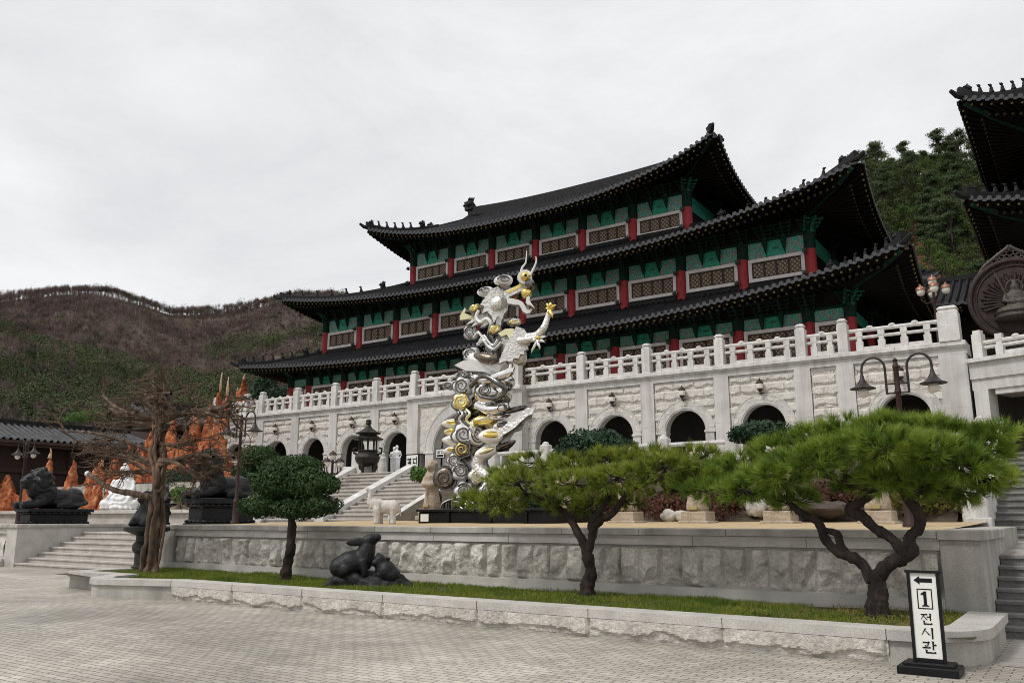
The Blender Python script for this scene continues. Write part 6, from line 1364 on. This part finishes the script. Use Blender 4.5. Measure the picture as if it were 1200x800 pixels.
prim = [((190,488),(262,476),.075),((190,490),(120,478),.07),((188,486),(215,462),.06),((186,484),(160,462),.06),((192,486),(240,466),.06),((186,490),(140,466),.055),((190,492),(252,488),.06),((184,500),(122,500),.05),((194,482),(202,458),.05),((188,495),(230,470),.05),((190,488),(178,462),.05),
        ((186,545),(255,535),.06),((182,545),(110,530),.06),((184,540),(225,560),.05),((182,548),(92,528),.03),((184,552),(130,552),.05),((186,538),(240,550),.05),((182,530),(112,508),.04),((188,520),(230,515),.045),((180,555),(150,535),.045)]
for a, c, r in prim:
    p, q = T(*a), T(*c, random.uniform(-1.0,1.0)); d = q-p; mid = p.lerp(q,.5) + Vector((random.uniform(-.1,.1),random.uniform(-.2,.2),random.uniform(-.12,.2)))
    P, R = catmull([p, mid, q], [r*1.25, r*.95, r*.6], 4); lb_m.tube(P, R, 7, cap=False)
    for k in range(7):
        i = random.randint(2, len(P)-1); twig(P[i], d.normalized()*.6 + Vector((random.uniform(-1,1), random.uniform(-1,1), random.uniform(-.55,.45)))*.75, random.uniform(.35,.75), max(.026, r*.5), 2)
lb_m.build('branches', M['bark_dry'], bt, smooth=True); tw.build('twigs', M['bark_dry'], bt)

# orange rockery -----------------------------------------------------------
def rockery(label, spires, Y, voxel=.14, dy=.0, tips=True):
    g = MB(); tl = []
    for k, (px, yb_, yt, wpx) in enumerate(spires):
        o = at(px, yb_, Y) + Vector((0, random.uniform(0,.9), 0)); top = at(px, yt, Y); sc = (o - Vector((0,0,EYE))).dot(_F)/F_PX; h = top.z - o.z; r = wpx*sc/2*1.3; f0 = random.uniform(0,6)
        prof = [(1.0,-.04),(1.0,.12),(.92,.28),(.80,.42),(.66,.55),(.50,.68),(.34,.80),(.20,.91),(.10,.97),(.04,1)]
        v0 = len(g.v); g.lathe([(r*a, h*t) for a, t in prof], o, 18)
        for q in range(v0, len(g.v)):       # melted columns: vertical flutes
            p = Vector(g.v[q]) - o; a = math.atan2(p.y, p.x); f = 1 + .20*math.sin(5*a+f0) + .12*math.sin(9*a+f0*2+p.z*1.5); g.v[q] = tuple(o + Vector((p.x*f, p.y*f, p.z)))
        for j in range(int(4 + wpx/5)):
            a = random.uniform(0,6.28); f = random.uniform(.05,.7); rr_ = r*(1-f*.75)
            q = o + Vector((math.cos(a)*rr_, math.sin(a)*rr_, h*f)); l = h*random.uniform(.12,.26); w_ = max(.09, r*random.uniform(.14,.26)); g.lathe([(w_,-l*.5),(w_,0),(w_*.8,l*.4),(w_*.45,l*.75),(w_*.12,l)], q, 8)
        if wpx <= 12: tl.append((o, h, r))
    o_ = fuse(g, voxel, 'orange_rockery', M['orange_rock'], None, 1, fn=lambda c, n: c + n*(.09*noise.noise(Vector((c.x*1.8, c.y*1.8, c.z*.9))) + .11*noise.noise(Vector((c.x*4.5, c.y*4.5, c.z*1.3))) + .07*noise.noise(c*9)), sharp=None)
    for o, h, r in tl:
        k = MB(); k.lathe([(r*a*1.05 + .015, h*t) for a, t in ((.255,.86),(.21,.91),(.12,.97),(.03,1.02))], o, 10); k.v = [tuple(Vector(p) + Vector((noise.noise(Vector(p)*5), noise.noise(Vector(p)*5+Vector((7,0,0))), 0))*.07) for p in k.v]; k.build('pale_tip', M['pale_rock'], o_, smooth=True)
    return tag(o_, label, 'rock formation')
rockery('tall slim orange rock spire between the far left lamp and the lying lion', [(48,603,527,11),(40,603,552,13),(33,603,575,14)], 25, .09)
rockery('low lumpy orange rock at the far left edge', [(2,603,562,16),(14,603,556,15),(24,603,566,13),(-10,603,555,20),(8,603,572,20)], 24.9, .10)
rockery('orange rock mass with dripping stalactite shapes behind the lying lion', [(80,601,536,13),(90,601,547,14),(104,601,545,20),(116,601,548,22),(72,601,560,14),(98,601,560,20),(126,601,552,18),(112,601,538,12),(95,601,560,24),(84,601,568,20),(108,601,562,30),(122,601,566,26),(134,601,556,24),(146,601,560,24),(66,601,566,18),(60,601,575,18),(86,601,552,22)], 25.6, .10)
rockery('great orange rockery with slender pale-tipped spires rising beside the end of the arcade', [(181,585,476,16),(197,585,500,22),(219,585,478,17),(234,585,466,16),(246,582,440,9),(253,582,445,9),(236,585,505,34),(212,585,515,36),(190,585,520,30),(262,582,530,16),(168,585,525,24),(226,585,490,22),(152,588,540,22),(207,585,486,9),(213,585,480,9),(243,585,470,16),(172,585,500,14),(178,588,515,40),(158,590,520,26),(148,590,535,24),(166,588,505,20),(187,588,495,22),(193,588,508,28),(205,588,530,44),(232,588,528,44),(256,588,545,30),(155,590,556,30)], 30.5, .11)
rockery('jagged orange rock wall of middling height between the white seated statue and the great rockery', [(108,600,540,14),(118,600,528,18),(128,600,534,14),(139,600,520,20),(150,600,528,16),(160,600,512,20),(170,600,520,18),(181,600,506,20),(192,600,520,18),(203,600,530,20),(214,600,524,16),(145,600,550,34),(175,600,550,34),(125,600,556,30),(200,600,556,30)], 28.2, .11)
rockery('single tapering orange spire standing against the left end of the balustrade', [(275,480,438,8),(271,480,454,7),(278,480,458,6)], 40, .08)

# ------------------------------------------------------------------ hills and woods
def interp(tab, x):
    for (a, ya), (c, yc) in zip(tab, tab[1:]):
        if a <= x <= c: t = (x-a)/(c-a); t = t*t*(3-2*t)*.5 + t*.5; return ya + (yc-ya)*t
    return tab[0][1] if x < tab[0][0] else tab[-1][1]
rid = [(-500,380),(-250,362),(-100,352),(0,340),(50,336),(100,339),(140,350),(180,362),(210,362),(250,358),(300,352),(340,346),(380,345),(410,354),(440,362),(520,380),(640,420),(760,470)]
def pol(px):  # horizontal direction of a picture column at the horizon
    d = ray(px, 607); v = Vector((d.x, d.y, 0)); return v.normalized()
def elev(px, py):
    d = ray(px, py); return d.z/math.hypot(d.x, d.y)
HIL = {}
pxs = np.linspace(-480, 760, 110); ts = [0,.08,.16,.24,.32,.40,.48,.56,.64,.72,.79,.85,.9,.94,.97,1.0,1.05,1.3]; R0H = 215
def hill_h(px, r):
    rr = 540 + 50*math.sin(px*.011); top = EYE + elev(px, interp(rid, px))*rr - 3; t = max(0, min(1,(r-R0H)/(rr-R0H))); h = 12 + (top-12)*(t**1.1)
    if r > rr: h = top - (r-rr)*.45
    d = pol(px)*r; g = noise.fractal(Vector((d.x*.012, d.y*.012, 3)), 1, 2, 4)*16*min(1, t*1.5)*(1 if t < .93 else max(0,(1-t)/.07)); return h + (g if r <= rr else 0)
o = MB().sheet([[pol(px)*r + Vector((0,0,hill_h(px, r) if t_ > 0 else -2)) for t_ in ts for r in (R0H + t_*(540 + 50*math.sin(px*.011) - R0H),)] for px in pxs]).build('hill', M['hill_ground'], smooth=True); tag(o, 'brown wooded hill behind the temple on the left', kind='structure')
# far wood on it
def bare_tree_tris(P, h, n_t=40):
    n = len(P); A = np.repeat(P, n_t, 0); hh = np.repeat(h, n_t); N_ = n*n_t
    u = rng.random(N_); z0 = hh*(.15+.45*u); az_ = rng.uniform(0, 2*PI, N_); sp_ = rng.uniform(.08,.34,N_)*hh; L_ = hh*rng.uniform(.14,.40,N_)
    d_ = rnd_dirs(N_); d_[:,2] = np.abs(d_[:,2])*1.0 - .15; k_ = rng.uniform(.55,1.05,N_)*hh; cz = hh*.55; t = A + np.stack([d_[:,0]*k_*.34, d_[:,1]*k_*.34, cz + d_[:,2]*k_*.45], 1); b0 = A + np.stack([d_[:,0]*k_*.10, d_[:,1]*k_*.10, hh*(.42+.3*u)], 1); wv = np.stack([-np.sin(az_), np.cos(az_), np.zeros(N_)], 1)*(hh*.013)[:,None]
    V = np.empty((N_,3,3)); V[:,0] = b0-wv; V[:,1] = b0+wv; V[:,2] = t
    k = np.arange(0, N_, n_t); V[k,0] = A[k]-np.array([.14,.08,0]); V[k,1] = A[k]+np.array([.14,.08,0]); V[k,2] = A[k]+np.stack([0*h,0*h,h*.9],1); return V.reshape(-1,3)
PB, HB, PPn, HP = [], [], [], []
for _ in range(21000):
    px = random.uniform(-250, 560); r = random.uniform(.10,1)**.6*590
    rr = 540 + 50*math.sin(px*.011)
    ridge_ = random.random() < .10
    if ridge_: r = rr - random.uniform(0,10)
    if r > rr or r < 225 or (not ridge_ and r > rr-14): continue
    d = pol(px)*r; z = hill_h(px, r) - .5; t = (r-R0H)/(rr-R0H); k = noise.noise(Vector((d.x*.02, d.y*.02, 8)))
    green = (not ridge_) and t < .52 + .5*k and random.random() < .60*min(1, max(0, (t-.02)*6)) and t > .02 or random.random() < .05
    (PPn if green else PB).append((d.x, d.y, z)); (HP if green else HB).append(random.uniform(6.0,9.5))
PB, HB, PPn, HP = map(np.array, (PB, HB, PPn, HP))
tag(link_mesh('far_wood', np_mesh('far_wood', bare_tree_tris(PB, HB), 3), M['far_twig'], base=(-300,300,0)), 'brown leafless wood covering the far hill', 'wood', kind='stuff')
n_l = 115; A = np.repeat(PPn, n_l, 0); hh = np.repeat(HP, n_l); d = rnd_dirs(len(A)); p = A + np.stack([d[:,0]*hh*.30, d[:,1]*hh*.30, hh*.55 + d[:,2]*hh*.42], 1)
tag(link_mesh('far_pines', np_mesh('far_pines', leaves(p, d + np.array([0,0,.3]), hh*.052, 1.4, .5), 4), M['far_pine'], base=(-300,300,0)), 'dark green pine wood on the lower slopes of the far hill', 'wood', kind='stuff')

# right hill: trees one can tell apart
rid2 = [(840,400),(900,370),(960,310),(1000,245),(1040,210),(1080,192),(1140,185),(1200,180),(1300,175),(1500,200)]
def hill2(px, r):
    top = EYE + elev(px, interp(rid2, px)+24)*150; t = max(0, min(1, (r-78)/72)); h = 9 + (top-9)*t**1.05
    if r > 150: h = top - (r-150)*.3
    d = pol(px)*r; return h + 1.5*noise.noise(Vector((d.x*.06, d.y*.06, 1)))*min(1, t*3)
o = MB().sheet([[pol(px)*r + Vector((0,0,hill2(px, r))) for r in (76,84,92,100,110,120,130,140,150,170,210)] for px in np.linspace(840,1500,44)]).build('hillside', M['red_earth'], smooth=True); tag(o, 'steep wooded slope behind the right end of the temple', kind='structure')
def forest_proto(kind, seed):
    t = thing('forest_tree', (0,0,0), 'x', 'tree', 'trees on the slope behind the temple'); b = MB(); h = {'conifer':9.5,'round':8,'loose':9}[kind]
    b.tube([(0,0,-.5),(.1,0,h*.4),(0,.1,h*.85)], [.20,.14,.05], 7)
    VV = []; n = 26 if kind != 'conifer' else 34
    for i in range(n):
        f = random.uniform(.22,1); z = h*f
        R0 = {'conifer': 2.6*(1.12-f)+.3, 'round': 2.7*math.sqrt(max(.05,1-((f-.6)/.48)**2)), 'loose': 2.2*math.sqrt(max(.08,1-((f-.6)/.5)**2))}[kind]; a = random.uniform(0,6.28); q = R0*random.uniform(.35,.9); c = Vector((math.cos(a)*q, math.sin(a)*q, z)); r = {'conifer':(.85,.85,.36),'round':(.9,.9,.65),'loose':(.75,.75,.55)}[kind]
        b.tube([(0,0,z*.8), c*.5 + Vector((0,0,z*.42)), c], [.06,.045,.02], 5, cap=False)
        p, d = shell_points(c, r, 190 if kind != 'loose' else 140, .2, lump=.3); VV.append(leaves(p, d + np.array([0,0,.4]), .15 if kind != 'loose' else .13, 1.7, .7))
    b.build('trunk', M['trunk_far'], t); link_mesh('crown', np_mesh('crown', np.concatenate(VV), 4), M[{'conifer':'forest_a','round':'forest_b','loose':'forest_c'}[kind]], t); return t
protos = [('conifer', forest_proto('conifer',1)), ('conifer', forest_proto('conifer',2)), ('round', forest_proto('round',3)), ('loose', forest_proto('loose',4)), ('loose', forest_proto('loose',5)), ('round', forest_proto('round',6))]
LBL = {'conifer':'dark green conifer on the steep slope behind the temple','round':'olive green round-crowned tree on the slope behind the temple','loose':'light green loose-crowned tree on the slope behind the temple'}
first = {id(p): True for _, p in protos}; spots = []
tries = 0
while len(spots) < 150 and tries < 6000:
    tries += 1; px = random.uniform(1003, 1235); r = random.uniform(82, 158); d = pol(px)*r
    if px > 1165 and random.random() < .5 or (px < 1022 and r > 132): continue
    if any((d.x-q[0])**2 + (d.y-q[1])**2 < 2.3**2 for q in spots): continue
    spots.append((d.x, d.y, hill2(px, r)-.3, r, px))
for (x, y, z, r, px) in spots:
    low = r < 108; c = random.random()
    kind = ('loose' if c < .62 else 'round' if c < .85 else 'conifer') if low else ('conifer' if c < .58 else 'round' if c < .9 else 'loose')
    pr = random.choice([p for k_, p in protos if k_ == kind]); s = random.uniform(.72,1.15)*(.85 if low else 1.0)
    if first[id(pr)]: first[id(pr)] = False; o = pr; o.location = (x,y,z); o.scale = (s,s,s); o['label'] = LBL[kind]
    else: o = dup(pr, (x,y,z), random.uniform(0,6.28), s, LBL[kind])
for _, p in protos:
    if first[id(p)]:
        for ch in list(p.children): bpy.data.objects.remove(ch)
        bpy.data.objects.remove(p)
